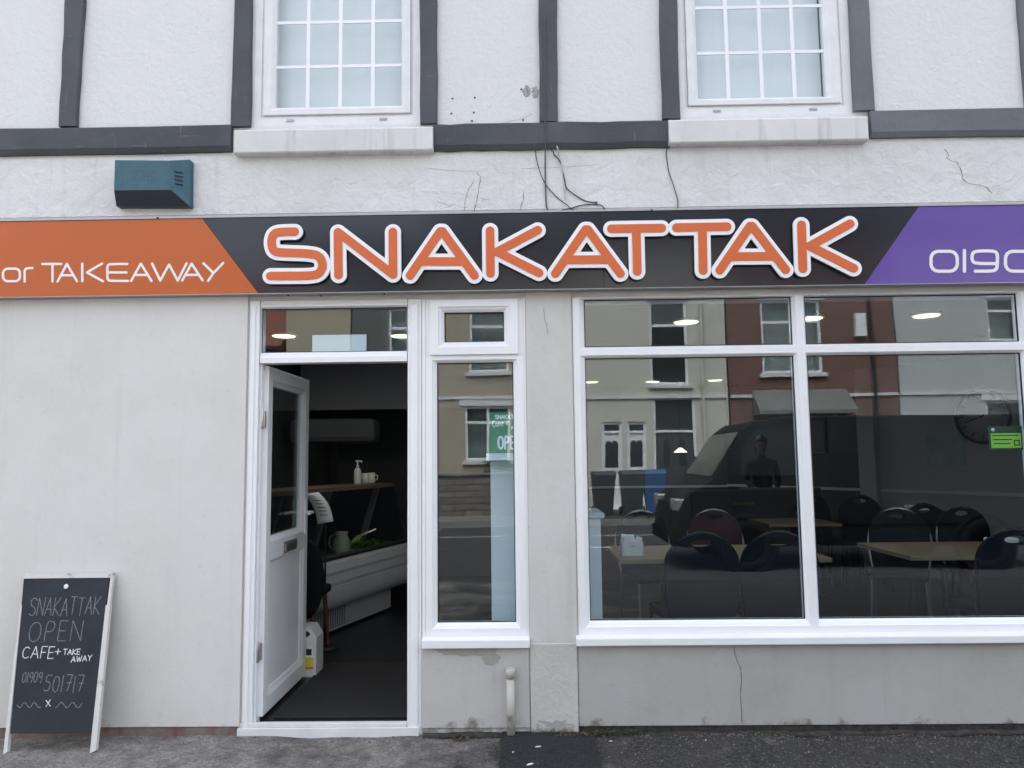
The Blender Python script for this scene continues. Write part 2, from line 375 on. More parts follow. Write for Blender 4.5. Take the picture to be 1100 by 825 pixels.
def field_mesh(FN, x0, x1, z0, z1, cell, y0, y1):
    """solid plate whose outline is the zero contour of FN(x, z) (negative inside), between y0 (front) and y1"""
    nx = max(2, int(math.ceil((x1-x0)/cell))+1); nz = max(2, int(math.ceil((z1-z0)/cell))+1)
    gx = x0+np.arange(nx)*cell; gz = z0+np.arange(nz)*cell
    Fv = FN(*np.meshgrid(gx, gz, indexing='ij')); Fv = np.where(np.abs(Fv) < cell*.02, cell*.02, Fv)
    ins = Fv < 0; mb = MB(); vid = {}
    def corner(i, k):
        key = ('c', i, k)
        if key not in vid: vid[key] = len(mb.v)//2; p = (gx[i], gz[k]); mb.v += [(p[0], y0, p[1]), (p[0], y1, p[1])]
        return vid[key]
    def edge(i, k, j, l):
        a, b_ = (i, k), (j, l)
        if a > b_: a, b_ = b_, a
        key = ('e', a, b_)
        if key not in vid:
            f0, f1 = Fv[a], Fv[b_]; t = f0/(f0-f1); vid[key] = len(mb.v)//2
            x = gx[a[0]]+(gx[b_[0]]-gx[a[0]])*t; z = gz[a[1]]+(gz[b_[1]]-gz[a[1]])*t
            mb.v += [(x, y0, z), (x, y1, z)]
        return vid[key]
    full = ins[:-1, :-1] & ins[1:, :-1] & ins[1:, 1:] & ins[:-1, 1:]
    anyc = ins[:-1, :-1] | ins[1:, :-1] | ins[1:, 1:] | ins[:-1, 1:]
    def face(loop): mb.f.append(tuple(2*q for q in loop)); mb.f.append(tuple(2*q+1 for q in loop[::-1]))
    for i, k in zip(*np.nonzero(anyc)):
        i, k = int(i), int(k); cs = [(i, k), (i+1, k), (i+1, k+1), (i, k+1)]
        if full[i, k]: face([corner(*c) for c in cs]); continue
        loop = []; kinds = []
        for q in range(4):
            a, b_ = cs[q], cs[(q+1) % 4]
            if ins[a]: loop.append(corner(*a)); kinds.append(0)
            if ins[a] != ins[b_]: loop.append(edge(*a, *b_)); kinds.append(1 if ins[a] else 2)
        if len(loop) >= 3:
            face(loop); n = len(loop)
            for q in range(n):
                if kinds[q] == 1 and kinds[(q+1) % n] == 2: a, b_ = loop[q], loop[(q+1) % n]; mb.f.append((2*a, 2*a+1, 2*b_+1, 2*b_))
    mb.sm = [False]*len(mb.f)
    return mb
def seg_dist(Xg, Zg, paths):
    D = np.full(Xg.shape, 9.)
    for p in paths:
        if len(p) == 1: p = [p[0], p[0]]
        for (ax, az), (bx, bz) in zip(p[:-1], p[1:]):
            dx, dz = bx-ax, bz-az; L2 = dx*dx+dz*dz+1e-12
            t = np.clip(((Xg-ax)*dx+(Zg-az)*dz)/L2, 0, 1)
            D = np.minimum(D, np.hypot(Xg-ax-t*dx, Zg-az-t*dz))
    return D
def strokes(paths, r, cell, y0, y1):
    xs = [q[0] for p in paths for q in p]; zs = [q[1] for p in paths for q in p]
    # each glyph group separately keeps the grids small
    return field_mesh(lambda a, b_: seg_dist(a, b_, paths)-r, min(xs)-r-cell*2, max(xs)+r+cell*2, min(zs)-r-cell*2, max(zs)+r+cell*2, cell, y0, y1)
def smooth_path(p, it=2):
    for _ in range(it):
        q = [p[0]]
        for a, b_ in zip(p[:-1], p[1:]): q += [(a[0]*.75+b_[0]*.25, a[1]*.75+b_[1]*.25), (a[0]*.25+b_[0]*.75, a[1]*.25+b_[1]*.75)]
        q.append(p[-1]); p = q
    return p
def rrect(cx, cz, w, h, r, n=5):
    P = []
    for sx, sz, a0 in ((1, 1, 0), (-1, 1, 90), (-1, -1, 180), (1, -1, 270)):
        for k in range(n+1):
            a = rad(a0+90*k/n); P.append((cx+sx*(w/2-r)+r*math.cos(a), cz+sz*(h/2-r)+r*math.sin(a)))
    return P+[P[0]]

# simple stroke alphabet on a unit cell (0..w, 0..1), for printed and chalked words
GL = {
 'S': (.7, [[(.68, .88), (.5, 1), (.2, 1), (.03, .85), (.05, .65), (.3, .52), (.6, .42), (.7, .25), (.6, .05), (.3, 0), (.02, .12)]]),
 'N': (.7, [[(0, 0), (0, 1), (.7, 0), (.7, 1)]]), 'A': (.75, [[(0, 0), (.37, 1), (.75, 0)], [(.14, .35), (.61, .35)]]),
 'K': (.65, [[(0, 0), (0, 1)], [(.62, 1), (0, .45), (.65, 0)]]), 'T': (.7, [[(0, 1), (.7, 1)], [(.35, 1), (.35, 0)]]),
 'O': (.8, [[(.4, 0), (.1, .12), (0, .5), (.1, .88), (.4, 1), (.7, .88), (.8, .5), (.7, .12), (.4, 0)]]),
 'P': (.6, [[(0, 0), (0, 1), (.45, 1), (.6, .78), (.45, .5), (0, .48)]]), 'E': (.55, [[(.55, 1), (0, 1), (0, 0), (.55, 0)], [(0, .5), (.45, .5)]]),
 'C': (.65, [[(.65, .85), (.4, 1), (.1, .85), (0, .5), (.1, .12), (.4, 0), (.65, .12)]]), 'F': (.5, [[(.55, 1), (0, 1), (0, 0)], [(0, .5), (.42, .5)]]),
 'W': (.9, [[(0, 1), (.22, 0), (.45, .8), (.68, 0), (.9, 1)]]), 'Y': (.65, [[(0, 1), (.33, .48), (.65, 1)], [(.33, .48), (.3, 0)]]),
 '+': (.6, [[(.05, .45), (.55, .45)], [(.3, .7), (.3, .2)]]), '0': (.55, [[(.27, 0), (.05, .15), (0, .5), (.08, .88), (.3, 1), (.5, .85), (.55, .5), (.48, .12), (.27, 0)]]),
 '1': (.12, [[(.05, 1), (.05, 0)]]), '9': (.5, [[(.5, .72), (.4, .5), (.12, .52), (0, .75), (.12, .97), (.38, 1), (.5, .8), (.5, .5), (.42, 0)]]),
 '5': (.5, [[(.5, 1), (.08, 1), (.03, .58), (.3, .6), (.5, .4), (.42, .08), (.2, 0), (0, .08)]]), '7': (.5, [[(0, 1), (.5, 1), (.22, 0)], [(.12, .5), (.5, .5)]]),
 'e': (.5, [[(.02, .3), (.48, .34), (.42, .55), (.2, .6), (.02, .4), (.05, .1), (.25, 0), (.48, .1)]]), 'o': (.5, [[(.25, 0), (.03, .12), (.03, .45), (.25, .58), (.47, .45), (.47, .12), (.25, 0)]]),
 'm': (.7, [[(0, 0), (0, .55), (.2, .58), (.33, .45), (.33, 0)], [(.33, .45), (.5, .58), (.68, .45), (.68, 0)]]), 'i': (.1, [[(.05, .55), (.05, 0)], [(.05, .8)]]),
 'n': (.45, [[(0, 0), (0, .55)], [(0, .4), (.2, .58), (.42, .48), (.45, 0)]]), "'": (.1, [[(.05, 1), (.02, .85)]]), 'r': (.35, [[(0, 0), (0, .55)], [(0, .38), (.15, .56), (.35, .55)]]),
 'w': (.7, [[(0, .58), (.16, 0), (.35, .5), (.54, 0), (.7, .58)]]),
 'x': (.5, [[(0, .1), (.5, .6)], [(0, .6), (.5, .1)]]), ' ': (.35, []), '2': (.5, [[(0, .8), (.15, 1), (.4, .98), (.48, .7), (0, 0), (.5, 0)]]),
}
def word(txt, x, z, h, x_end=None, slope=0., gap=.22, jit=0.):
    w = sum(GL[c][0]+gap for c in txt)-gap; sx = h if x_end is None else (x_end-x)/w; out = []; cx = 0
    for c in txt:
        jz = random.uniform(-jit, jit)
        for p in GL[c][1]:
            q = [(x+(cx+a)*sx, z+b_*h+jz*h+slope*(cx+a)*sx) for a, b_ in p]
            out.append(smooth_path(q, 1) if c in 'SOCPe059om2' and len(q) > 2 else q)
        cx += GL[c][0]+gap
    return out
def merge(mbs):
    a = MB()
    for m_ in mbs: a.add(m_.v, m_.f); 
    return a
def stroke_groups(groups, r, cell, y0, y1): return merge([strokes([p], r, cell, y0, y1) for g in groups for p in [g]]) if False else merge([strokes(g, r, cell, y0, y1) for g in groups])
def word_groups(txt, *a, **k):
    """one group of strokes per glyph, so that crossing strokes are one outline"""
    w_all = word(txt, *a, **k); out = []; i = 0
    for c in txt:
        n = len(GL[c][1])
        if n: out.append(w_all[i:i+n])
        i += n
    return out

# ------------------------------------------------------------ ground, road
XL, XR = -30, 32
def sheet(x0, x1, y0, y1, z): return MB().add([(x0, y0, z), (x1, y0, z), (x1, y1, z), (x0, y1, z)], [(0, 1, 2, 3)])
struct('ground', sheet(-150, 150, -150, 150, -.16), 'road_tar')
g = MB(); N = 140      # uneven near pavement
for k in range(2): pass
nx, ny = 220, 46
def gz_(x, y): return .006*math.sin(x*2.3+y*3)+.004*math.sin(x*7.1-y*5)+.003*math.sin(x*17+y*21) + (-.003 if y > -.05 else 0)
vs = []; xs_ = [-30+i*(22.0/20) for i in range(20)]+[-8+i*(16/180) for i in range(181)]+[8+i*1.2 for i in range(1, 21)]
ys_ = [0.02-i*.02 for i in range(30)]+[-.6-i*.3 for i in range(15)]+[-5.0]
for y in ys_:
    for x in xs_: vs.append((x, y, gz_(x, y) if y > -4.9 and abs(x) < 29 else 0))
nX = len(xs_); g.add(vs, [(j*nX+i, j*nX+i+1, (j+1)*nX+i+1, (j+1)*nX+i) for j in range(len(ys_)-1) for i in range(nX-1)])
struct('pavement', g, 'pave')
struct('road', sheet(XL, XR, -13.3, -5.14, -.11), 'road_tar')
struct('kerb', MB().box(XL, XR, -5.14, -5.003, -.15, .004), 'kerb_dark')
struct('far_kerb', MB().box(XL, XR, -13.44, -13.302, -.15, .03), 'kerb_stone')
struct('far_pavement', MB().box(XL, XR, -16.5, -13.442, -.15, .024), 'pave')
rm = MB()
for x in range(-24, 26, 3): rm.add([(x, -9.3, -.105), (x+1.5, -9.3, -.105), (x+1.5, -9.2, -.105), (x, -9.2, -.105)], [(0, 1, 2, 3)])
rm.add([(XL, -11.25, -.105), (XR, -11.25, -.105), (XR, -11.18, -.105), (XL, -11.18, -.105)], [(0, 1, 2, 3)])
for x in range(-22, 25, 5): rm.add([(x, -12.9, -.1045), (x+.12, -12.9, -.1045), (x+.12, -11.3, -.1045), (x, -11.3, -.1045)], [(0, 1, 2, 3)])
struct('road_marking', rm, 'road_paint')
# dark tarmac reinstatement patch at the pilaster foot
pp = []
A0, A1 = G(543, 790, .012), G(637, 786, .012); B0, B1 = G(541, 830, .012), G(650, 830, .012)
N = 26
for i in range(N+1):
    t = i/N; pp.append((A0[0]+(A1[0]-A0[0])*t, -.004))
for i in range(N+1):
    t = i/N; pp.append((A1[0]+(B1[0]-A1[0])*t*2+random.uniform(-.006, .006), -.004-t*1.2))
for i in range(N+1):
    t = i/N; pp.append((A0[0]-.02+random.uniform(-.004, .004), -1.204+t*1.2))
struct('pavement_patch', MB().prism(pp, -.05, .0135, 'z'), 'pave_patch')

# ------------------------------------------------------------ the cafe building
B = thing('cafe_building', 'white rendered two storey cafe building with dark painted timbers and white framed shop windows', 'building', (0, 0, 0))
FY = 0.0; TH = .24
signT = Z(550, 229, 0); signB = Z(550, 311, 0)
# openings
door_u = (X(263, 600), X(453, 600), -.0, Z(360, 322))
nar_u = (X(453.5, 500), X(566.5, 500), Z(510, 686), Z(510, 321))
big_x0 = X(617.5, 500); big_top = Z(740, 317.5); big_bot = Z(800, 682.5)
colx = [big_x0, X(866.3, 490), X(1101.5, 322)]; colx.append(colx[2]+(colx[2]-colx[1]))
big_u = (big_x0, colx[3], big_bot, big_top)
HX0, HX1 = -9.0, 8.6
SX0, SX1 = -6.2, 5.6
JZ = Z(550, 162)    # joint of band and upper storey
w1 = (X(274, 60), X(451, 60), Z(360, 134), 5.0); w2 = (X(727.5, 60), X(911.5, 60), Z(820, 123.5), 5.0)
ext = [(-5.6, -4.2, 1.0, 2.2)]
obj('ground_wall', wall_holes(HX0, HX1, -.1, signT+.02, [door_u, nar_u, big_u], FY, TH), 'render_ground', B)
obj('band_wall', wall_holes(HX0, HX1, signT+.02, JZ, [], FY-.004, TH), 'render_band', B)
obj('upper_wall', wall_holes(HX0, HX1, JZ, 5.7, [w1, w2], FY, TH), 'render_rough', B)
# smooth render panel left of door, bottom edge above a red brick plinth
plz = Z(180, 780)
obj('render_panel', MB().box(HX0, X(262, 600)-.002, -.016, -.0005, plz, signB+.05), 'render_smooth', B, bevel=.003)
obj('plinth', MB().box(HX0, X(262, 600)-.01, -.008, -.001, -.05, plz-.001), 'plinth_brick', B)
# pilaster with rougher foot
px0, px1 = X(568, 600), X(620, 700)
obj('pilaster', MB().box(px0, X(616.5, 500), -.014, -.0005, Z(590, 692), signB+.03), 'render_ground', B, bevel=.004)
pf = MB(); pf.box(px0, px1, -.020, -.0005, .012, Z(590, 690)-.002)
obj('pilaster_foot', pf, plaster('render_foot', (.56, .55, .53), (.42, .405, .375), .9, coarse=.5, csc=34, fine=.6, base_dirt=.9, dist=.012), B, bevel=.004)
# panels under the windows: flaked paint patches near the top
mm = plaster('render_low', (.425, .425, .412), (.35, .345, .325), .8, coarse=.25, csc=6, fine=.3, base_dirt=.85, streak=.15)
lowz = Z(700, 779)
obj('stall_riser', MB().box(px1+.003, HX1, -.012, -.0005, lowz, big_bot-.03), mm, B, bevel=.003)
plaster('render_patch', (.50, .495, .475), (.42, .41, .385), .8, coarse=.3, csc=7, fine=.35, base_dirt=.9, streak=.3)
obj('stall_riser', MB().box(X(453.5, 740), px0-.003, -.012, -.0005, Z(510, 781.5), nar_u[2]-.03), 'render_patch', B, bevel=.003)
mat('soil', (.022, .021, .02), .95, c2=(.05, .046, .04), vscale=30, thr=(.4, .65), bump=.8, bscale=60)
obj('shadow_gap', MB().box(px0, HX1, -.004, -.0004, -.02, lowz-.002), 'soil', B)  # soil-dark strip; its colour also stands in for shade under the render edge
# flaked paint patches (ragged outline, a thin skin missing: paler plaster below)
def blob(cx, cz, w, h, seed, y0, y1, cell=.004, amp=1.):
    rs = random.Random(seed); ph = [(rs.uniform(0, 6.28), rs.uniform(.05, .22)) for _ in range(9)]
    def f(a, b_):
        u = (a-cx)/w; v = (b_-cz)/h; th = np.arctan2(v, u); r_ = np.hypot(u, v); e = 1.0+0*th
        for k, (p_, am) in enumerate(ph): e = e+amp*am*np.sin((k+2)*th+p_)
        return (r_-e)*min(w, h)
    return field_mesh(f, cx-w*1.9, cx+w*1.9, cz-h*1.9, cz+h*1.9, cell, y0, y1)
zz = nar_u[2]-.03
mat('bare_plaster', (.33, .32, .295), .95, c2=(.38, .37, .345), vscale=18, bump=.4, bscale=60)
fl = MB()
for px, w_, h_, s_ in ((490, .075, .018, 3), (512, .05, .026, 5), (528, .09, .016, 8)):
    cx = X(px, 706); b_ = blob(cx, zz-.045, w_, h_, s_, -.0132, -.0122); fl.add(b_.v, b_.f)
# keep non-overlapping: one flake mesh each
fl = blob(X(502, 706), zz-.035, .17, .022, 5, -.0135, -.0122, amp=.6)
obj('flaked_paint', fl, 'bare_plaster', B)
obj('flaked_paint', blob(X(527, 706), zz-.062, .045, .04, 19, -.0155, -.0140, amp=.5), 'bare_plaster', B)
obj('flaked_paint', blob(X(598, 774), .05, .06, .025, 11, -.0215, -.0202), 'bare_plaster', B)
# upper timbers
def timber(name, x0, x1, z0, z1, d, wob=.004, seed=0):
    rs = random.Random(seed); vert = (z1-z0) > (x1-x0); n = 14; mb = MB(); rings = []
    for i in range(n+1):
        t = i/n; a = rs.uniform(-wob, wob); b_ = rs.uniform(-wob, wob)
        if vert:
            z = z0+(z1-z0)*t; xa = x0[0] + (x0[1]-x0[0])*t if isinstance(x0, tuple) else x0
            rings.append([(x0+a, -.0005, z), (x0+a, -d+.006, z), (x0+a+.006, -d, z), (x1+b_-.006, -d, z), (x1+b_, -d+.006, z), (x1+b_, -.0005, z)])
        else:
            x = x0+(x1-x0)*t
            rings.append([(x, -.0005, z1+a), (x, -d+.006, z1+a), (x, -d, z1+a-.006), (x, -d, z0+.028+b_), (x, -d+.016, z0+b_), (x, -.0005, z0+b_)])
    return mb.loft(rings, smooth=False)
def beam(pxa, pxb, seed, m='timber_paint'):
    za = (Z(pxa[0], pxa[1])+Z(pxb[0], pxb[1]))/2; zb = (Z(pxa[0], pxa[2])+Z(pxb[0], pxb[2]))/2
    obj('timber_beam', timber('b', X(pxa[0], 150) if pxa[0] > 0 else HX0, X(pxb[0], 150) if pxb[0] < 1100 else HX1, zb, za, .038, seed=seed), m, B)
beam((0, 140, 167), (250.5, 137, 165.5), 1); beam((465.5, 137, 165), (718.5, 131, 158), 2); beam((933.5, 121.5, 149.5), (1100, 118, 147), 3, 'timber_faded')
posts = [((72.6, 65.6, 137), (93, 84.5, 137)), ((253.5, 249.5, 137), (272, 270.5, 135)), ((451.5, 451.8, 134), (470, 470.5, 134)), ((578.6, 580, 132), (598, 599, 131)),
         ((707.5, 711, 129), (726.5, 730, 127)), ((910.5, 916, 120), (931, 938, 119)), ((1091, 1099.5, 118), (1111, 1121, 118))]
for k, (a, c) in enumerate(posts):
    x0b, x1b = X(a[1], a[2]), X(c[1], c[2]); x0t, x1t = X(a[0], 0), X(c[0], 0); z0, zt = Z(a[1], a[2])-.004, Z(a[0], 0)
    sl0, sl1 = (x0t-x0b)/(zt-z0), (x1t-x1b)/(zt-z0); n = 16; rings = []; rs = random.Random(40+k)
    for i in range(n+1):
        z = z0+(5.66-z0)*i/n; a_ = x0b+sl0*min(z-z0, 1.2)+rs.uniform(-.003, .003); b_ = x1b+sl1*min(z-z0, 1.2)+rs.uniform(-.003, .003)
        rings.append([(a_, -.0005, z), (a_, -.024, z), (a_+.006, -.030, z), (b_-.006, -.030, z), (b_, -.024, z), (b_, -.0005, z)])
    obj('timber_post', MB().loft(rings, smooth=False), 'timber_faded' if k >= 5 else 'timber_paint', B)
# extra posts outside the picture, on the same rhythm
for k, x in enumerate((-4.3, -5.6, -7.1, 4.6, 5.9, 7.2)):
    obj('timber_post', MB().box(x, x+.1, -.03, -.0005, Z(550, 134), 5.66), 'timber_paint', B)
obj('rear_wall', MB().box(HX0+.2, HX1-.2, 8.98, 9.2, -.1, 5.6), 'render_ground', B)
obj('side_wall', MB().box(HX0, HX0+.199, TH+.001, 9.2, -.1, 5.6), 'render_ground', B)
obj('side_wall', MB().box(HX1-.199, HX1, TH+.001, 9.2, -.1, 5.6), 'render_ground', B)
# eaves and roof
obj('gutter', MB().box(HX0, HX1, -.22, -.08, 5.66, 5.76), 'gasket', B)
obj('roof', MB().prism([(-.25, 5.7), (4.2, 8.4), (8.7, 5.7), (8.7, 5.5), (-.02, 5.55)], HX0-.1, HX1+.1, 'x'), 'roof_slate', B)

# upstairs windows
def upper_window(w, gl, vbars, hbars, py_bot, tilt=.02):
    fr = obj('window', MB().ring((w[0], w[1], w[2], w[3]), (w[0]+.052, w[1]-.052, w[2]+.062, w[3]-.052), [(0, .07), (0, .004), (.75, .004), (.85, .012), (1, .012), (1, .07)]), 'pvc_dirty', B)
    a = (w[0]+.054, w[1]-.054, w[2]+.064, w[3]-.054)
    obj('sash', MB().ring(a, gl, [(0, .06), (0, -.004), (.62, -.004), (.8, .004), (1, .014), (1, .05)]), 'pvc_dirty', fr, bevel=.002)
    bars = MB()
    for x in vbars: bars.box(x-.0105, x+.0105, .0155, .0215, gl[2], gl[3])
    for z in hbars:
        e = [gl[0]]+sorted(vbars)+[gl[1]]
        for p, q in zip(e[:-1], e[1:]): bars.box(p+(.0108 if p != gl[0] else 0), q-(.0108 if q != gl[1] else 0), .0155, .0215, z-.009, z+.009)
    obj('glazing_bar', bars, 'pvc', fr)
    obj('pane', MB().box(gl[0]-.005, gl[1]+.005, .022, .026, gl[2]-.005, gl[3]+.005), 'glass_upper', fr)
    bl = MB(); n = 60      # net curtain with soft folds
    for i in range(n+1):
        x = gl[0]-.03+(gl[1]-gl[0]+.040)*i/n; y = .10+.0012*math.sin(i*.8)*math.sin(i*.13)
        bl.v += [(x, y, gl[2]-.12), (x, y, gl[3]+.1)]
    for i in range(n): bl.f.append((2*i, 2*i+2, 2*i+3, 2*i+1)); bl.sm.append(True)
    obj('net_curtain', bl, 'blind', fr)
    for t in (.22, .78):
        x = w[0]+(w[1]-w[0])*t; obj('drain_cap', MB().box(x-.022, x+.022, -.002, .0035, w[2]+.024, w[2]+.036), 'alu', fr)
gl1 = (X(296.3, 60), X(431, 60), Z(360, 113.6), 4.93)
upper_window(w1, gl1, [X(330.2, 60), X(365, 60), X(400, 60)], [Z(365, 69.5), Z(365, 21.7)] + [Z(365, 21.7)+.245, Z(365, 21.7)+.49], 134)
gl2 = (X(749, 60), X(886, 60), Z(820, 103.8), 4.93)
upper_window(w2, gl2, [X(781.8, 60), X(818, 60), X(853, 60)], [Z(820, 54.5), Z(820, 5.5)] + [Z(820, 5.5)+.245, Z(820, 5.5)+.49], 123)
def sill(a, b_, s):
    x0, x1 = X(a, 150, -.06), X(b_, 150, -.06); z1 = Z((a+b_)/2, s[0], -.06); z0 = Z((a+b_)/2, s[1], -.06)
    obj('window_sill', MB().prism([(-.0004, z0), (-.055, z0), (-.065, z0+.008), (-.065, z1-.01), (-.055, z1), (-.004, z1+.012), (-.0004, z1+.012)], x0, x1, 'x'), 'sill_paint', B, bevel=.003)
sill(251.5, 465, (137.5, 163.5)); sill(719, 933, (126.5, 152.5))

# ---- shop windows
PF = [(0, .085), (0, .0), (.60, .0), (.66, .006), (.82, .012), (1, .024), (1, .07)]
def cell(parent, o, i, prof=PF, name='frame', m='pvc', gm='glass_shop'):
    obj(name, MB().ring(o, i, prof), m, parent, bevel=.0012)
    obj('gasket', MB().ring((i[0]-.002, i[1]+.002, i[2]-.002, i[3]+.002), (i[0]+.005, i[1]-.005, i[2]+.005, i[3]-.005), [(0, .034), (0, .0245), (1, .0255), (1, .034)]), 'gasket', parent)
    obj('pane', MB().box(i[0]-.006, i[1]+.006, .030, .048, i[2]-.006, i[3]+.006), gm, parent)
wbt = thing  # (alias unused)
bw = obj('shop_window', MB().box(big_x0+.001, colx[3]-.001, .0005, .08, big_top-.004, big_top+.028), 'pvc_dirty', B)
ztr = Z(740, 376.8); gt0, gt1 = Z(740, 371), Z(740, 319.8); gb0, gb1 = Z(740, 666.8), Z(740, 383)
gx = [(X(631, 500), X(859.2, 500)), (X(873.8, 500), X(1094.5, 322))]
gx.append((gx[1][0]+colx[2]-colx[1], gx[1][1]+colx[2]-colx[1]))
for k in range(3):
    cell(bw, (colx[k]+(.002 if k == 0 else 0), colx[k+1], ztr, big_top-.005), (gx[k][0], gx[k][1], gt0, gt1), m='pvc')
    cell(bw, (colx[k]+(.002 if k == 0 else 0), colx[k+1], big_bot+.002, ztr), (gx[k][0], gx[k][1], gb0, gb1))
zs1, zs0 = Z(800, 684, -.05), Z(800, 692.5, -.05)
obj('window_sill', MB().prism([(-.0004, zs0), (-.046, zs0-.004), (-.05, zs0), (-.05, zs1-.008), (-.046, zs1), (-.002, zs1+.006), (-.0004, zs1+.004)], X(619, 690, -.05), colx[3]+.03, 'x'), 'pvc', bw, bevel=.0015)
# narrow window beside the door
nw = obj('side_window', MB().ring((nar_u[0]+.001, nar_u[1]-.001, nar_u[2]+.001, nar_u[3]-.001), (nar_u[0]+.018, nar_u[1]-.012, nar_u[2]+.012, nar_u[3]-.006), [(0, .085), (0, -.002), (1, -.002), (1, .085)]), 'pvc', B)
ztn = Z(510, 382.3)
cell(nw, (nar_u[0]+.0185, nar_u[1]-.0125, nar_u[2]+.0125, ztn), (X(469.3, 530), X(552.8, 530), Z(510, 669.5), Z(510, 389)), gm='glass_shop')
obj('light_surround', MB().ring((nar_u[0]+.0185, nar_u[1]-.0125, Z(510, 381.3)+.0005, nar_u[3]-.0065), (X(462.6, 350)+.012, X(556.4, 350)-.012, Z(510, 381)+.012, Z(510, 322.2)-.010), [(0, .08), (0, .003), (1, .003), (1, .08)]), 'pvc', nw)
obj('frame', MB().box(nar_u[0]+.0185, nar_u[1]-.0125, .002, .08, ztn+.0005, Z(510, 381.3)), 'pvc', nw)
cell(nw, (X(462.6, 350), X(556.4, 350), Z(510, 381), Z(510, 322.2)), (X(477, 350), X(541.4, 350), Z(510, 367), Z(510, 334.8)),
     prof=[(0, .05), (0, -.014), (.58, -.016), (.66, -.008), (.8, -.004), (1, .012), (1, .05)], name='opening_light')
zs1, zs0 = Z(510, 687, -.045), Z(510, 696.5, -.045)
obj('window_sill', MB().prism([(-.0004, zs0), (-.045, zs0), (-.045, zs1-.006), (-.040, zs1), (-.004, zs1+.006), (-.0004, zs1+.004)], X(453, 690, -.045), X(569, 690, -.045), 'x'), 'pvc', nw, bevel=.0015)
# door frame + transom
dfx0, dfx1 = X(277, 500), X(437, 600)
df = obj('door_frame', MB().box(door_u[0]+.001, dfx0-.004, -.004, .09, 0.0, door_u[3]-.001).box(dfx0-.004, dfx0+.008, .02, .09, 0.03, Z(360, 388)), 'pvc', B, bevel=.003)
obj('jamb', MB().box(X(437.5, 600), door_u[1]-.001, .003, .09, 0, door_u[3]-.001), 'pvc', df, bevel=.003)
obj('jamb_moulding', MB().box(X(441, 600), X(449, 600), -.006, .0025, .004, door_u[3]-.03), 'pvc', df, bevel=.004)
obj('jamb_moulding', MB().box(X(265, 600), X(270, 600), -.010, -.0045, .004, door_u[3]-.03), 'pvc', df, bevel=.003)
obj('header', MB().box(dfx0+.0005, X(437, 600), .003, .09, Z(360, 327), door_u[3]-.001), 'pvc_dirty', df)
cell(df, (dfx0+.0005, X(437, 600), Z(360, 389), Z(360, 327)-.0005), (X(279.5, 350), X(437, 350), Z(360, 377.6), Z(360, 330)), prof=[(0, .085), (0, .0), (.5, .0), (.75, .008), (1, .018), (1, .07)], name='transom')
thz = Z(350, 774, -.03)
obj('threshold', MB().box(X(254, 780, -.02), X(450, 780, -.02), -.014, .0, -.02, Z(350, 782, -.012)), 'pvc_dirty', df, bevel=.003)
obj('threshold', MB().box(X(257, 780, 0), X(437, 780, 0), -.006, .028, Z(350, 782, -.012)+.0005, Z(350, 777, -.006)), 'pvc_dirty', df, bevel=.003)
obj('threshold_track', MB().box(X(277, 780, 0), X(435, 780, 0), .0285, .0900, .0, .047), 'gasket', df)
# open door leaf, swung in square to the facade on the left jamb
dx = X(285, 600, .06); dz0, dz1 = .075, Z(360, 392, .05)
DW = .82; dy0 = .065
hx = dx
dl = obj('door', MB().box(hx-.062, hx-.0005, dy0, dy0+.001, dz0, dz0+.001), 'pvc', B)
def dring(o, i, x_out, t):
    """ring lying in a YZ plane (the leaf is square to the facade)"""
    mb = MB(); rs = []
    for k, xx in t:
        a = [o[q]+(i[q]-o[q])*k for q in range(4)]; rs.append([(xx, a[0], a[2]), (xx, a[1], a[2]), (xx, a[1], a[3]), (xx, a[0], a[3])])
    rs.append(rs[0]); return mb.loft(rs, caps=False, smooth=False)
xm = hx; zm0 = 1.04; zmid = 0.94
prof = [(0, xm-.06), (0, xm), (.7, xm), (.8, xm-.006), (1, xm-.014), (1, xm-.046)]
obj('leaf_frame', dring((dy0, dy0+DW, zmid, dz1), (dy0+.105, dy0+DW-.105, zmid+.09, dz1-.105), xm, prof), 'pvc', dl, bevel=.0015)
obj('leaf_frame', dring((dy0, dy0+DW, dz0, zmid-.0005), (dy0+.105, dy0+DW-.105, dz0+.12, zmid-.06), xm, prof), 'pvc', dl, bevel=.0015)
obj('door_pane', MB().box(xm-.035, xm-.020, dy0+.10, dy0+DW-.10, zmid+.085, dz1-.10), 'glass_flat', dl)
obj('door_panel', MB().box(xm-.036, xm-.018, dy0+.10, dy0+DW-.10, dz0+.115, zmid-.055), 'pvc', dl)
lb = obj('letter_box', MB().box(xm-.004, xm+.010, dy0+.30, dy0+.56, zmid-.03, zmid+.035), 'steel', dl, bevel=.003)
obj('letter_flap', MB().box(xm+.0102, xm+.016, dy0+.32, dy0+.54, zmid-.02, zmid+.025), 'steel', lb, bevel=.002)
hd = obj('door_handle', MB().box(xm+.0005, xm+.008, dy0+DW-.075, dy0+DW-.035, .98, 1.20), 'pvc', dl, bevel=.003)
obj('lever', MB().tube([(xm+.008, dy0+DW-.055, 1.12), (xm+.05, dy0+DW-.055, 1.12), (xm+.055, dy0+DW-.075, 1.12), (xm+.055, dy0+DW-.17, 1.118)], .009), 'pvc', hd)
for zc in (Z(282, 450, .04), Z(278, 700, .04), 1.05+.2*0):
    if zc == 1.05: continue
    h = MB().box(hx-.052, hx-.008, .030, .058, zc-.045, zc+.045); h.lathe([(0, -.055), (.009, -.055), (.009, .055), (0, .055)], (hx-.022, .028, zc), 10)
    obj('hinge', h, 'steel', dl, bevel=.001)

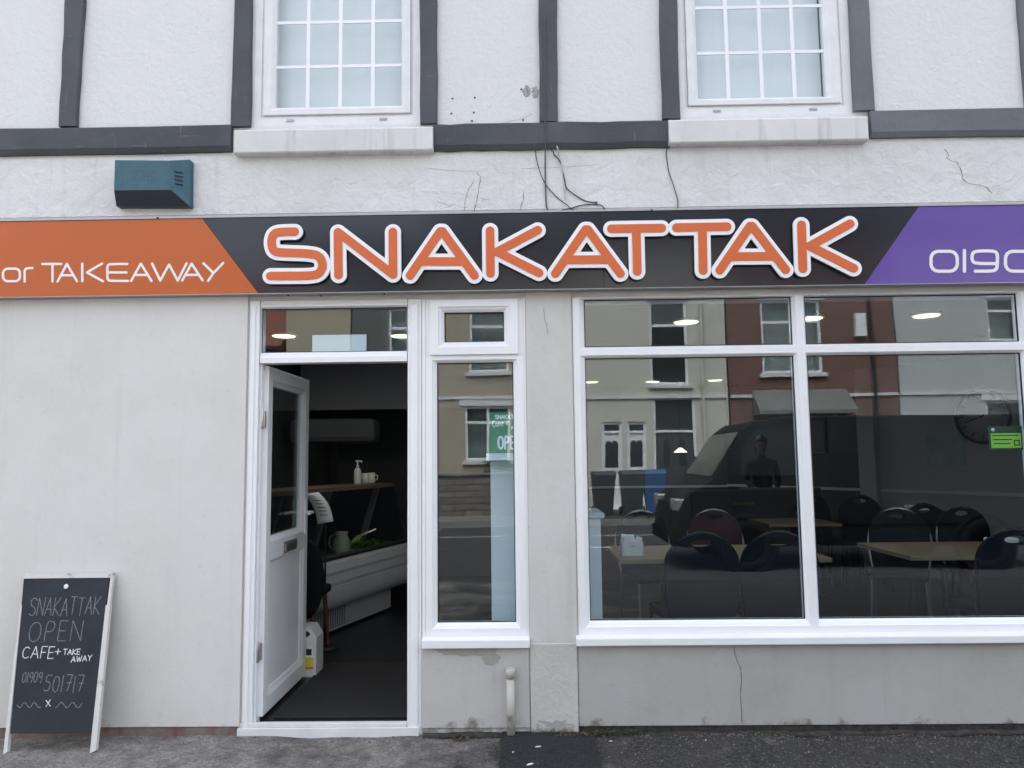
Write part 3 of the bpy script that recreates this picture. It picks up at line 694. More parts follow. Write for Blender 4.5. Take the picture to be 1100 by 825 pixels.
# interior shell (parts of the building)
FZ = .05
def quadwall(a, b_, z0, z1, t=.08):
    a, b_ = Vector((*a, 0)), Vector((*b_, 0)); n = Vector((-(b_-a).y, (b_-a).x, 0)).normalized()*t
    return MB().prism([(a.x, a.y), (b_.x, b_.y), (b_.x+n.x, b_.y+n.y), (a.x+n.x, a.y+n.y)], z0, z1, 'z')
obj('interior_floor', MB().box(-3.0, 6.2, .0905, 9, -.05, FZ), 'dark_floor', B)
obj('ceiling', MB().box(-3.2, 6.4, TH+.001, 9, 2.5, 2.6), 'ceiling_paint', B)
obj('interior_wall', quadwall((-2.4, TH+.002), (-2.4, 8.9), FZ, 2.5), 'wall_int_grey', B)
rwA, rwB = (3.0, 7.35), (6.2, 2.03)
obj('interior_wall', MB().box(-2.4, 3.0, 7.35, 7.45, FZ, 2.5), 'wall_int_grey', B)
dirv = (Vector(rwB)-Vector(rwA)).normalized(); 

obj('interior_wall', MB().box(6.2, 6.3, TH+.001, 2.03, FZ, 2.5), 'wall_int', B)
dn = Vector((-dirv.y, dirv.x))*-1
if dn.y > 0: dn = -dn
def onwall(t, off): p = Vector(rwA)+dirv*t+dn*off; return (p.x, p.y)
L_ = (Vector(rwB)-Vector(rwA)).length
def on_rw(px, py):
    d = ray(px, py); A = Vector((rwA[0], rwA[1])); nrm = Vector((-dirv.y, dirv.x)); t = (A-Vector((CAM.x, CAM.y))).dot(nrm)/Vector((d.x, d.y)).dot(nrm)
    p = CAM+d*t; return (Vector((p.x, p.y))-A).dot(dirv), p.z
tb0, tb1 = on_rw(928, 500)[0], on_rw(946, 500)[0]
obj('interior_wall', quadwall(rwA, onwall(tb0, 0), FZ, 2.5, .1), 'wall_dark', B)  # far stretch coloured darker, standing in for dimmer light away from the window
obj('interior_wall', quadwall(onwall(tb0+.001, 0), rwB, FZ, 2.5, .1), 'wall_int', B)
def slab(t0, t1, z0, z1, o0, o1):
    a, b_, c, d = onwall(t0, o0), onwall(t1, o0), onwall(t1, o1), onwall(t0, o1); return MB().prism([a, b_, c, d], z0, z1, 'z')
obj('dado_rail', slab(0, L_-.02, 1.0, 1.035, .0005, .02), 'dado', B)
obj('dado_rail', MB().box(-2.3, 3.0, 7.33, 7.3495, .99, 1.02), 'dado', B)
obj('wall_pier', slab(tb0, tb1, FZ, 2.5, .021, .10), 'wall_int', B)
# kitchen bulkhead over the servery, seen through the open door
kz = Z(380, 440, 3.6)
obj('bulkhead', MB().box(-2.3, .1, 3.6, 3.75, kz, 2.5), 'bulkhead_grey', B)
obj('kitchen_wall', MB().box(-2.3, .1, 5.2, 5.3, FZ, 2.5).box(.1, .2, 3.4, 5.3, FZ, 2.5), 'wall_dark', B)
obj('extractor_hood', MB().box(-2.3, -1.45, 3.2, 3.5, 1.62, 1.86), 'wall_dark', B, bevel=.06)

# cracks in the render: shallow open seams
def crack(pts, Y, r=.0016):
    p = [(*W(a, b_, Y),) for a, b_ in pts]; q = []
    for a, b_ in zip(p[:-1], p[1:]):
        n = 4
        for i in range(n): t = i/n; q.append((a[0]+(b_[0]-a[0])*t+random.uniform(-.003, .003), a[1]+(b_[1]-a[1])*t+random.uniform(-.002, .002)))
    q.append(p[-1]); rr = [r*random.uniform(.35, 1.2) for _ in q]
    mb = MB()
    for (a, b_, r0, r1) in zip(q[:-1], q[1:], rr[:-1], rr[1:]):
        pass
    rings = [[(a[0]-w, Y-.0010, a[1]), (a[0], Y-.0016, a[1]+w*.3), (a[0]+w, Y-.0010, a[1]), (a[0], Y+.0005, a[1])] for a, w in zip(q, rr)]
    mb.loft(rings); obj('crack', mb, 'crack', B)
crack([(1015, 160), (1019, 167), (1017, 170), (1022, 173), (1028, 174), (1033, 185), (1034, 192), (1040, 197), (1052, 199), (1060, 201), (1065, 207)], -.004, .0022)
crack([(512, 184), (516, 190), (515, 200), (512, 215), (509, 228)], -.004); crack([(509, 195), (503, 204), (500, 216), (499, 226)], -.004)
crack([(470, 217), (478, 219), (483, 222), (489, 219)], -.004); crack([(516, 213), (526, 215)], -.004); crack([(562, 205), (563, 214), (559, 222), (559, 229)], -.004)
crack([(460, 181), (480, 183), (510, 184)], -.004, .001); crack([(560, 181), (600, 180), (640, 177)], -.004, .001)
crack([(789, 695), (790, 705), (795, 716), (797, 726), (796, 745), (797, 775)], -.012, .0018)
crack([(583, 330), (586, 345), (589, 360)], -.014, .0012)
crack([(540, 132), (560, 128), (572, 122)], -.0, .001)
# old bracket scars and screw holes on the upper panel
sp = MB()
for a, b_ in ((486, 106), (510, 105), (485, 122), (509, 121), (507, 130), (562, 129), (560, 96)):
    x, z = W(a, b_, 0); obj('screw_hole', MB().lathe([(0, -.003), (.006, -.0025), (.005, .001), (0, .001)], (x, 0, z), 8, 'y'), 'crack', B)
mat('scar', (.40, .40, .40), .95, c2=(.2, .2, .2), vscale=60, thr=(.35, .5), bump=.6, bscale=90)
bx, bz = W(568, 98, 0)
obj('bracket_scar', blob(bx-.012, bz, .02, .034, 21, -.004, .0005, .0025, .45), 'scar', B)
obj('bracket_scar', blob(bx+.038, bz-.008, .02, .03, 24, -.004, .0005, .0025, .45), 'scar', B)

# ------------------------------------------------------------ fascia sign
SY = -.075
sT, sB = (Z(0, 236, SY)+Z(1100, 222, SY))/2, (Z(0, 317.5, SY)+Z(1100, 304.8, SY))/2
SG = thing('shop_sign', 'long fascia sign reading SNAKATTAK in raised orange letters between orange and purple ends', 'sign', (0, 0, sB))
def panel(pts, m, name='panel'): return obj(name, MB().prism(pts, SY, -.006, 'y'), m, SG, bevel=.0015)
ox = (X(217, 236, SY), X(277.5, 316, SY)); ux = (X(987, 224, SY), X(928.5, 307, SY)); seam = X(648, 260, SY)
g_ = .0006
panel([(SX0+.02, sB), (ox[1]-g_, sB), (ox[0]-g_, sT), (SX0+.02, sT)], 'panel_orange')
panel([(ox[1]+g_, sB), (seam-g_, sB), (seam-g_, sT), (ox[0]+g_, sT)], 'panel_dark')
panel([(seam+g_, sB), (ux[1]-g_, sB), (ux[0]-g_, sT), (seam+g_, sT)], 'panel_dark')
panel([(ux[1]+g_, sB), (SX1-.02, sB), (SX1-.02, sT), (ux[0]+g_, sT)], 'panel_purple')
obj('trim', MB().box(SX0, SX1, SY-.006, -.0045, sT+.0005, sT+.010), 'alu', SG)
obj('trim', MB().box(SX0, SX1, SY-.006, -.0165, sB-.004, sB-.0005), 'alu', SG)
scr = MB()
for px, py in ((170, 234.5), (413, 316), (345, 318), (310, 317.5), (700, 226)):
    x, z = W(px, py, SY); obj('screw', MB().lathe([(0, -.006), (.005, -.005), (.005, .002), (0, .002)], (x, SY-.006, z), 8, 'y'), 'gasket', SG)
def SP(pts, Y): return [W(a, b_, Y) for a, b_ in pts]
LY = SY-.034
LET = {
 'S': [smooth_path([(316.4, 248.7), (303, 248.8), (294.5, 250.2), (291.6, 256), (291.6, 264), (294.5, 270.5), (305, 271.3), (331, 272.0), (343, 274.5), (347.2, 284), (343.5, 294), (333, 296.1), (320, 296.2), (290.3, 296.3)])],
 'N': [[(363.5, 295.3), (362.9, 249.3), (422.2, 294.8), (421.9, 249)]],
 'A': [[(440.5, 295.8), (472.8, 248.4), (475.2, 248.4), (509.6, 295.8)], [(451, 280.8), (498, 280.8)]],
 'K': [[(526.4, 247.7), (526.8, 293.5)], [(577.6, 247.1), (534, 270.4), (579.1, 293)]],
 'A2': [[(596.6, 293.8), (629, 246.4), (631.4, 246.4), (666.5, 293.8)], [(607.2, 278.9), (655, 278.7)]],
 'T': [[(656.8, 245.6), (710.9, 244.8)], [(683.5, 245.2), (684.6, 291.5)]],
 'T2': [[(726.8, 244.3), (781.1, 243.3)], [(754.5, 244), (755.4, 290.5)]],
 'A3': [[(773.4, 290.1), (805.6, 242.8), (808, 242.8), (844.1, 289.6)], [(783.7, 275.5), (832.8, 275.2)]],
 'K2': [[(861.1, 241.4), (862.6, 288.5)], [(913.3, 240.2), (870, 264.2), (917.3, 288)]]}
LY0 = LY
for li, (k, pl) in enumerate(LET.items()):
    LY = LY0 + (.0015 if li % 2 else 0)
    P = [SP(p, LY) for p in pl]
    lt = obj('letter', strokes(P, .0445, .004, LY+.004, LY+.016), 'letter_white', SG)
    obj('letter_face', strokes(P, .0237, .0035, LY, LY+.0035), 'letter_orange', lt)
    for q in sorted({q for p in P for q in (p[0], p[-1])}):
        obj('standoff', MB().lathe([(0, LY+.0165), (.006, LY+.0165), (.006, SY-.0005), (0, SY-.0005)], (q[0], 0, q[1]), 8, 'y'), 'alu', lt)
# printed lettering
def pxs(pts, ox_, oy_, s): return [(ox_+a/s, oy_+b_/s) for a, b_ in pts]
c4 = lambda *p: SP(pxs(p, 0, 215, 2.973), SY)
def rr_px(x0, x1, y0, y1, r):
    return rrect((x0+x1)/2, (y0+y1)/2, x1-x0, y1-y0, r, 4)
TK = [[c4(*rr_px(10, 64, 219, 259, 15))], [c4((79, 260), (79, 226)), smooth_path(c4((79, 240), (79, 218), (104, 217)))],
 [c4((136, 204), (196, 204)), c4((168, 204), (168, 260))], [c4((184, 260), (214, 204), (246, 259)), c4((198, 240), (234, 240))],
 [c4((263, 203), (263, 259)), c4((326, 203), (278, 231), (329, 259))], [smooth_path(c4((407, 204), (360, 204), (343, 206), (343, 231), (343, 256), (360, 258), (409, 258))), c4((344, 231), (404, 231))],
 [c4((419, 258), (450, 203), (484, 258)), c4((434, 239), (470, 239))], [c4((486, 203), (512, 257), (540, 206), (568, 257), (596, 202))],
 [c4((582, 257), (612, 203), (647, 256)), c4((597, 239), (634, 239))], [c4((650, 202), (682, 233), (713, 201)), c4((682, 233), (665, 258))]]
for g_ in TK: obj('small_letter', strokes(g_, .0066, .0018, SY-.0012, SY-.0002), 'letter_print', SG)
c6 = lambda *p: SP(pxs(p, 600, 215, 2.2), SY)
def zero(x0): return [c6(*rr_px(x0, x0+62, 121, 168, 17))]
def nine(x0): return [smooth_path(c6((x0+58, 150), (x0+14, 150), (x0, 146), (x0, 124), (x0+14, 120), (x0+48, 120), (x0+60, 124), (x0+60, 148), (x0+58, 165), (x0+44, 168), (x0+8, 168)))]
PH = [zero(880), [c6((959, 119), (959, 168))], nine(977), zero(1056), nine(1138)]
def five(x0): return [smooth_path(c6((x0+58, 120), (x0+4, 120), (x0+2, 142), (x0+46, 142), (x0+60, 150), (x0+58, 165), (x0+44, 168), (x0+2, 168)), 1)]
def seven(x0): return [c6((x0, 120), (x0+56, 120), (x0+30, 168))]
PH += [five(1252), zero(1330), [c6((1409, 119), (1409, 168))], seven(1428), [c6((1504, 119), (1504, 168))], seven(1522)]
for g_ in PH: obj('phone_digit', strokes(g_, .0088, .0022, SY-.0012, SY-.0002), 'letter_print', SG)

# ------------------------------------------------------------ alarm box
AY = -.10
def ap(px, py, Y): x, z = W(px, py, Y); return (x, Y, z)
ab = thing('alarm_box', 'teal and navy alarm bell box with slotted right side above the sign', 'alarm', (X(162, 200), 0, Z(162, 222)))
bxr = MB(); F_ = -.11
TL, TRt, fBR, fBL = ap(123.5, 172, F_), ap(181, 172.5, F_), ap(183.5, 204, F_), ap(122.5, 204.5, F_)
oTR, oBR, oBL = ap(204, 171.5, -.055), ap(204, 221.5, -.05), ap(125, 221.5, -.05)
def bk(p): return (p[0], -.004, p[2])
bxr.add([TL, TRt, fBR, fBL], [(0, 1, 2, 3)]); bxr.add([TRt, oTR, oBR, fBR], [(0, 1, 2, 3)])
tlb, trb = bk(TL), bk(oTR); bxr.add([TL, TRt, oTR, trb, tlb], [(0, 1, 2, 3, 4)]); bxr.add([oTR, oBR, bk(oBR), trb], [(0, 1, 2, 3)])
bxr.add([TL, fBL, oBL, bk(oBL), tlb], [(0, 1, 2, 3, 4)])
obj('cover', bxr, 'alarm_teal', ab)
obj('lower_cover', MB().add([fBL, fBR, oBR, oBL], [(0, 1, 2, 3)]).add([oBL, oBR, bk(oBR), bk(oBL)], [(0, 1, 2, 3)]), 'alarm_navy', ab)
sl_ = MB()
for k in range(4):
    yy = 184.0+4.3*k
    p = Vector(TRt).lerp(Vector(fBR), (yy-173.5)/31.5); q = Vector(oTR).lerp(Vector(oBR), (yy+3.5-171.5)/50)
    a1, b1 = p.lerp(q, .24), p.lerp(q, .66); nrm = Vector((.45, -.89, 0))*.0015
    sl_.tube([a1+nrm, b1+nrm], .0026, 6)
obj('louvre', sl_, 'ink', ab)
mk = MB(); rs = random.Random(3)
for r_ in range(2):
    for k in range(8):
        x, z = W(134+k*4.4, 183+r_*8, F_-.0006); mk.box(x, x+rs.uniform(.006, .014), F_-.0012, F_-.0002, z-.012, z-.012+rs.uniform(.004, .018))
mat('faded', (.075, .13, .15), .7); obj('faded_marking', mk, 'faded', ab)

# ------------------------------------------------------------ cables hanging over the band
def cable(pts, r=.0035, m='cable', label=None, Yf=-.012):
    P = []
    for i, (a, b_) in enumerate(pts):
        Y = Yf-(.035 if b_ < 160 and r < .004 and False else 0)
        x, z = W(a, b_, Y); P.append((x, z))
    P = smooth_path(P, 3); o = obj('cable', MB().tube([(x, Yf - (.034 if z > JZ-.03 else 0) - .004*math.sin(i*.7), z) for i, (x, z) in enumerate(P)], r, 6), m)
    return tag(o, label, 'cable', 'loose cables hanging above the sign')
cable([(585, 20), (585.5, 90), (585.5, 150), (585.8, 200), (587, 226), (592, 231)], .0042, 'cable', 'straight grey cable running down the timber post to the sign')
cable([(574, 158), (579, 185), (590, 205), (606, 218), (618, 228), (650, 229)], .0028, 'cable', 'thin cable slanting down to the right of the straight cable')
cable([(582, 163), (592, 163), (602, 172), (606, 190), (608, 204), (630, 217), (642, 218), (640, 217)], .0035, 'cable', 'black cable curving out in an arc with its tail above the sign')
cable([(592, 231), (600, 227), (625, 220), (645, 219), (651, 226), (652, 230), (662, 227), (663, 229)], .0032, 'cable', 'dark cable end lying almost level along the top of the sign')
cable([(598, 160), (604, 178), (606, 200), (607, 214)], .004, 'cable_white', 'short pale cable hanging beside the black cables')
cable([(715.5, 155), (716, 175), (722, 196), (728, 212), (728.5, 229)], .0028, 'cable', 'single thin cable hanging alone below the right window sill')

# ------------------------------------------------------------ waste pipe stub
pp = thing('waste_pipe', 'short capped cream waste pipe standing at the wall below the narrow window', 'pipe', (X(548, 780), -.045, 0))
x, _ = W(548.5, 750, -.045); zt = Z(548.5, 718, -.045)
obj('pipe', MB().lathe([(0, 0), (.0215, 0), (.0215, zt-.05), (0, zt-.05)], (x, -.045, 0), 20), 'pipe', pp)
obj('pipe_socket', MB().lathe([(.0, zt-.05), (.025, zt-.05), (.026, zt-.004), (.023, zt), (.019, zt), (.019, zt-.02), (0, zt-.02)], (x, -.045, 0), 20), 'pipe', pp)

# ------------------------------------------------------------ chalk board
f0, f1 = G(5.7, 810, 0), G(99.6, 808.5, 0)
fy = (f0[1]+f1[1])/2; ztop = None
# leaning plane: passes feet line (y=fy, z=0) and touches the wall near its top
zt_ = W(75, 617, -.05)[1]; th = math.atan2((-.05)-fy, zt_)
BO = Vector(((f0[0]+f1[0])/2, fy, 0)); ev = Vector((0, math.sin(th), math.cos(th))); nn = Vector((0, -math.cos(th), math.sin(th)))
def BP(px, py, off=0.):
    d = ray(px, py); P0 = BO+nn*off; t = (P0-CAM).dot(nn)/d.dot(nn); p = CAM+d*t-BO; return (p.x, p.dot(ev))
ab = thing('chalk_board', 'leaning blackboard A-board with worn white edges and chalk writing on the pavement', 'chalkboard', BO)
ab.rotation_euler = (-th, 0, 0)
def bobj(n, mb, m, par=ab, **k): return obj(n, mb, m, par, world=False, **k)
bl = [BP(*p) for p in ((25.6, 621), (117.5, 619), (98, 788), (11.4, 788))]
bobj('board', MB().prism(bl, 0, .012), 'board_black')
q = lambda *p: [BP(*a) for a in p]
bobj('frame_rail', MB().prism(q((26.8, 616.5), (122.3, 615.3), (118.8, 620.6), (25.6, 621.6)), -.004, .02), 'wood_white', bevel=.001)
bobj('frame_rail', MB().prism(q((119, 618.5), (122, 617.5), (117.5, 652), (114.8, 652)), -.002, .02), 'wood_white', bevel=.001)
bobj('leg', MB().prism(q((114, 650), (118.7, 650), (103.5, 806), (96.8, 809.5)), -.006, .019), 'wood_white', bevel=.0015)
bobj('leg', MB().prism(q((22.3, 650), (24, 650), (8.3, 808), (3.8, 810.5)), -.006, .019), 'wood_white', bevel=.0015)
hb = BP(71, 630)
bobj('board_hole', MB().lathe([(0, -.0015), (.011, -.0015), (.013, -.0002), (0, .001)], (hb[0], 0, hb[1]), 18, 'y'), 'paper')
# rear leaf of the folded board
bobj('rear_leaf', MB().box(bl[3][0]+.03, bl[2][0]-.03, .024, .034, .16, zt_*.96), 'wood_white')
def chalk(txt, x0, y0, x1, hpx, m, slope=0., r=.0022, jit=.03, gap=.22):
    a = BP(x0, y0); b_ = BP(x1, y0); h = hpx/195*.98
    return word_groups(txt, a[0], a[1], h, b_[0], slope, gap, jit)
def c1(a, b_): return (a/3.5125, 590+b_/3.5125)
wr = []
wr += chalk('SNAKATTAK', *c1(108, 250), c1(372, 0)[0], 18, None, jit=.05)
wr += chalk('OPEN', *c1(104, 348), c1(303, 0)[0], 20, None, jit=.03, gap=.3)
wr += chalk('01909', *c1(82, 503), c1(155, 0)[0], 10, None); wr += chalk('501717', *c1(165, 536), c1(310, 0)[0], 15.5, None, jit=.06, slope=-.02)
for s in (0, 1):
    P = []
    for i in range(31):
        t = i/30; P.append(BP(*c1((65 if s == 0 else 210)+t*(88 if s == 0 else 100), 588+10*math.sin(t*15+(0 if s == 0 else 1.5)))))
    wr.append([P])
bobj('chalk_writing', merge([strokes(g_, .0022, .0013, -.0006, -.0001) for g_ in wr]), 'chalk_dim')
wb = chalk('CAFE', *c1(82, 412), c1(200, 0)[0], 11.5, None, gap=.25) + chalk('+', *c1(203, 406), c1(228, 0)[0], 11, None) + chalk('TAKE', *c1(238, 397), c1(300, 0)[0], 5.2, None) + chalk('AWAY', *c1(268, 426), c1(343, 0)[0], 5.2, None, slope=.08)
wb += [[q(c1(174, 570), c1(190, 592)), q(c1(190, 568), c1(174, 593))]]
bobj('chalk_writing', merge([strokes(g_, .0021, .0012, -.0006, -.0001) for g_ in wb]), 'chalk_bright', label='bright white chalk line reading CAFE + TAKE AWAY')

# ------------------------------------------------------------ stickers, papers on the glass
def flat(name, px0, py0, px1, py1, Y, m, par=None, t=.0015):
    x0, z1 = W(px0, py0, Y); x1, z0 = W(px1, py1, Y); return obj(name, MB().box(x0, x1, Y, Y+t, z0, z1), m, par)
nt_ = flat('paper_notice', 335.5, 360, 393.5, 377.5, .0515, 'paper'); tag(nt_, 'blank white paper notice taped inside the glass above the door', 'notice')
gy = .0515
x0, z1 = W(525, 443, gy); x1, z0 = W(569, 486, gy); u_ = (x1-x0)/44
gs = thing('open_sign', 'green sign reading OPEN propped inside the narrow window', 'sign', (x0, gy, z0))
obj('card', MB().box(x0, x1, gy, gy+.002, z0, z1), 'sign_green', gs)
sw = merge([strokes(g_, .0022, .0013, gy-.0008, gy-.0001) for g_ in word_groups('SNAKATTAK', x0+7*u_, z1-.037, .021, x1-7*u_)]
  + [strokes(g_, .0016, .0012, gy-.0008, gy-.0001) for g_ in word_groups("Come in", x0+4*u_, z1-.082, .034, x0+22*u_, .12)]+[strokes(g_, .0016, .0012, gy-.0008, gy-.0001) for g_ in word_groups("we're", x0+24*u_, z1-.098, .034, x1-4*u_, .12)]
  + [strokes(g_, .0052, .002, gy-.0008, gy-.0001) for g_ in word_groups('OPEN', x0+10*u_, z0+.022, .068, x1-10*u_, gap=.3)])
obj('lettering', sw, 'letter_white', gs)
hx0, hz1 = W(1061, 458, gy); hx1, hz0 = W(1099, 483, gy)
hs_ = thing('hygiene_sticker', 'green and black rating sticker inside the right window pane', 'sticker', (hx0, gy, hz0))
obj('backing', MB().box(hx0, hx1, gy, gy+.001, hz0, hz1), 'sticker_black', hs_)
ix0, iz1 = W(1064, 465.5, gy); ix1, iz0 = W(1097.5, 481, gy)
obj('green_panel', MB().box(ix0, ix1, gy-.0009, gy-.0002, iz0, iz1), 'sticker_green', hs_)
mk = MB()
for k, (a, b_) in enumerate(((1066, 1094), (1066, 1087), (1067, 1085))):
    z = iz1-.010-.022*k; mk.box(X(a, 470, gy), X(b_, 470, gy), gy-.0016, gy-.001, z-.006, z)
obj('small_print', mk, 'sticker_black', hs_)
cx, cz = W(1092, 475.5, gy)
obj('rating_circle', MB().ring((cx-.016, cx+.016, cz-.016, cz+.016), (cx-.010, cx+.010, cz-.010, cz+.010), [(0, gy-.0017), (0, gy-.0022), (1, gy-.0022), (1, gy-.0017)]), 'sticker_black', hs_)
lx, lz = W(1066.5, 461.8, gy); obj('emblem', MB().lathe([(0, gy-.001), (.010, gy-.001), (.010, gy-.0002), (0, gy-.0002)], (lx, 0, lz), 14, 'y'), 'letter_white', hs_)

# ------------------------------------------------------------ ceiling lights
def downlight(px, py, r=.105, lamp=True):
    x, y = G(px, py, 2.49); t = thing('ceiling_light', 'round', 'ceiling light', (x, y, 2.4995), 'round ceiling lights inside the cafe')
    obj('lamp_disc', MB().lathe([(0, -.022), (r*.86, -.022), (r*.88, -.018), (r*.88, -.001), (0, -.001)], (0, 0, 0), 32), 'light_disc', t, world=False)
    obj('rim', MB().lathe([(r*.89, -.001), (r*.89, -.018), (r, -.012), (r, -.001), (r*.89, -.001)], (0, 0, 0), 32), 'plastic_white', t, world=False)
    if lamp:
        pl = bpy.data.lights.new('downlight', 'AREA'); pl.shape = 'DISK'; pl.size = r*1.7; pl.energy = .9; pl.color = (1, .95, .88)
        po = bpy.data.objects.new('downlight', pl); COL.objects.link(po); po.parent = t; po.location = (0, 0, -.03)
    return t
for (px, py), lb_ in zip([(305, 360), (432, 360), (737, 345), (870, 341), (995, 338), (635, 410), (701, 409.5), (768, 408), (905, 338)],
    ['round lit ceiling light seen at the left of the pane above the door', 'round lit ceiling light at the right end of the pane above the door', 'round lit ceiling light in the left top pane of the big window',
     'round lit ceiling light just right of the mullion in the top panes', 'round lit ceiling light in the middle of the right top pane', 'small distant ceiling light by the left frame of the big window',
     'small distant ceiling light, middle one of the row of three', 'small distant ceiling light, rightmost of the row of three', None]):
    if lb_ is None: continue
    downlight(px, py)['label'] = lb_
# pendant
x, y = W(731, 486, 6.0)[0], 6.0; z = Z(731, 486, 6.0)
pl_ = thing('pendant_lamp', 'tiny white conical pendant lamp deep inside the cafe', 'lamp', (x, y, z))
obj('lamp_shade', MB().lathe([(.0, .06), (.02, .06), (.09, 0), (.085, 0), (0, .045)], (x, y, z), 20), 'light_disc', pl_)
obj('flex', MB().tube([(x, y, z+.06), (x, y, 2.5)], .004, 6), 'black_metal', pl_)

# ------------------------------------------------------------ furniture
def table(x0, x1, y0, y1, label, z=.79):
    t = thing('cafe_table', label, 'table', ((x0+x1)/2, (y0+y1)/2, FZ), 'wood topped cafe tables')
    obj('tabletop', MB().box(x0, x1, y0, y1, z-.028, z), 'laminate', t, bevel=.002)
    cx, cy = (x0+x1)/2, (y0+y1)/2
    obj('leg', MB().lathe([(0, FZ+.02), (.035, FZ+.02), (.035, z-.03), (0, z-.03)], (cx, cy, 0), 16), 'black_metal', t)
    obj('base', MB().box(cx-.28, cx+.28, cy-.035, cy+.035, FZ, FZ+.022).box(cx-.035, cx+.035, cy-.28, cy-.036, FZ, FZ+.022).box(cx-.035, cx+.035, cy+.036, cy+.28, FZ, FZ+.022), 'black_metal', t, bevel=.004)
table(.60, 1.98, .87, 1.66, 'wood topped table with the white condiment box, left window')
table(2.50, 3.62, .90, 1.72, 'wood topped table in the right window beside the mullion')
table(2.35, 3.05, 3.35, 4.05, 'small far wood table partly hidden by the mullion')
def chair_proto(fabric, metal):
    t = thing('cafe_chair', 'x', 'chair')
    W_, H_ = .225, .47      # back half width, height from z .45
    def back(a, b_):
        # balloon back: sides swell then draw in to a crown
        zz_ = (b_-.42)/(.95-.42); zz_ = np.clip(zz_, -.2, 1.2)
        half = np.where(zz_ < .62, .19+.035*np.sin(np.clip(zz_, 0, 1)*math.pi/1.24), .225*np.sqrt(np.clip(1-((zz_-.62)/.38)**2.2, 0, 1)))
        d = np.maximum(np.abs(a)-half, np.maximum(.42-b_, b_-.95))
        hole = np.hypot(a/.07, (b_-.895)/.022)-1
        return np.maximum(d, -hole*.022)
    bk_ = field_mesh(back, -.25, .25, .40, .97, .012, -.02, .02)
    bk_.v = [(x, y+.19+(z-.45)*.14-.9*x*x*-.35, z) for x, y, z in bk_.v]
    obj('backrest', bk_, fabric, t, world=False)
    # rim tube round the back
    P = []
    for i in range(25):
        u = -1+2*i/24; a = u*math.pi/2; zz_ = .66+.29*math.cos(a) if True else 0; x = .235*math.sin(a)
        P.append((x, .19+(zz_-.45)*.14+.315*x*x, zz_+.004))
    P = [(-.20, .185, .43), (-.222, .20, .56)]+P+[(.222, .20, .56), (.20, .185, .43)]
    obj('back_frame', MB().tube(P, .011, 8), metal, t, world=False)
    obj('seat', MB().box(-.21, .21, -.22, .19, .43, .485), fabric, t, world=False, bevel=.02)
    for sx in (-1, 1):
        obj('leg', MB().tube([(sx*.19, -.19, .435), (sx*.205, -.23, 0)], .011, 8), metal, t, world=False)
        obj('leg', MB().tube([(sx*.20, .185, .45), (sx*.205, .25, 0)], .011, 8), metal, t, world=False)
    return t
cB = chair_proto('black_fabric', 'black_metal'); cS = chair_proto('black_fabric', 'chair_metal'); cR = chair_proto('red_fabric', 'chair_metal')
used = set()
def put(proto, x, y, rz, label, z=FZ):
    o = copy_tree(proto) if proto.name in used else proto
    used.add(proto.name); o.location = (x, y, z); o.rotation_euler = (0, 0, rad(rz)); o['label'] = label; o['group'] = 'stacking chairs round the cafe tables'
# front of chair is -y (back at +y); chairs with backs to the window turn 180
put(cB, X(744, 583, .5), .64, 180+6, 'dark chair with its back to the glass before the table with the condiment box')
put(cB, X(834, 583, .5), .66, 180-4, 'dark chair with its back to the glass just left of the mullion')
put(cB, X(1086, 578, .5), .68, 180-5, 'dark chair with its back to the glass at the right edge of the window')
put(cS, X(950, 546, 2.25), 2.05, -28, 'dark chair with pale side frame at the left end of the right window table')
put(cB, X(1000, 543, 2.75), 2.55, 8, 'dark chair behind the right window table, standing furthest back')
put(cS, X(1038, 545, 2.40), 2.2, 4, 'dark chair with pale side frame behind the right window table')
put(cR, X(768, 547, 2.3), 2.1, 0, 'dark red chair with thin metal frame behind the left window table')
put(cS, X(697, 549, 2.2), 2.05, 12, 'dark chair with thin metal frame behind the condiment box')
put(cB, X(883, 527, 4.6), 4.45, 20, 'distant dark chair beside the mullion at the small table')
put(cB, X(918, 529, 4.3), 4.1, -15, 'distant dark chair right of the small far table')
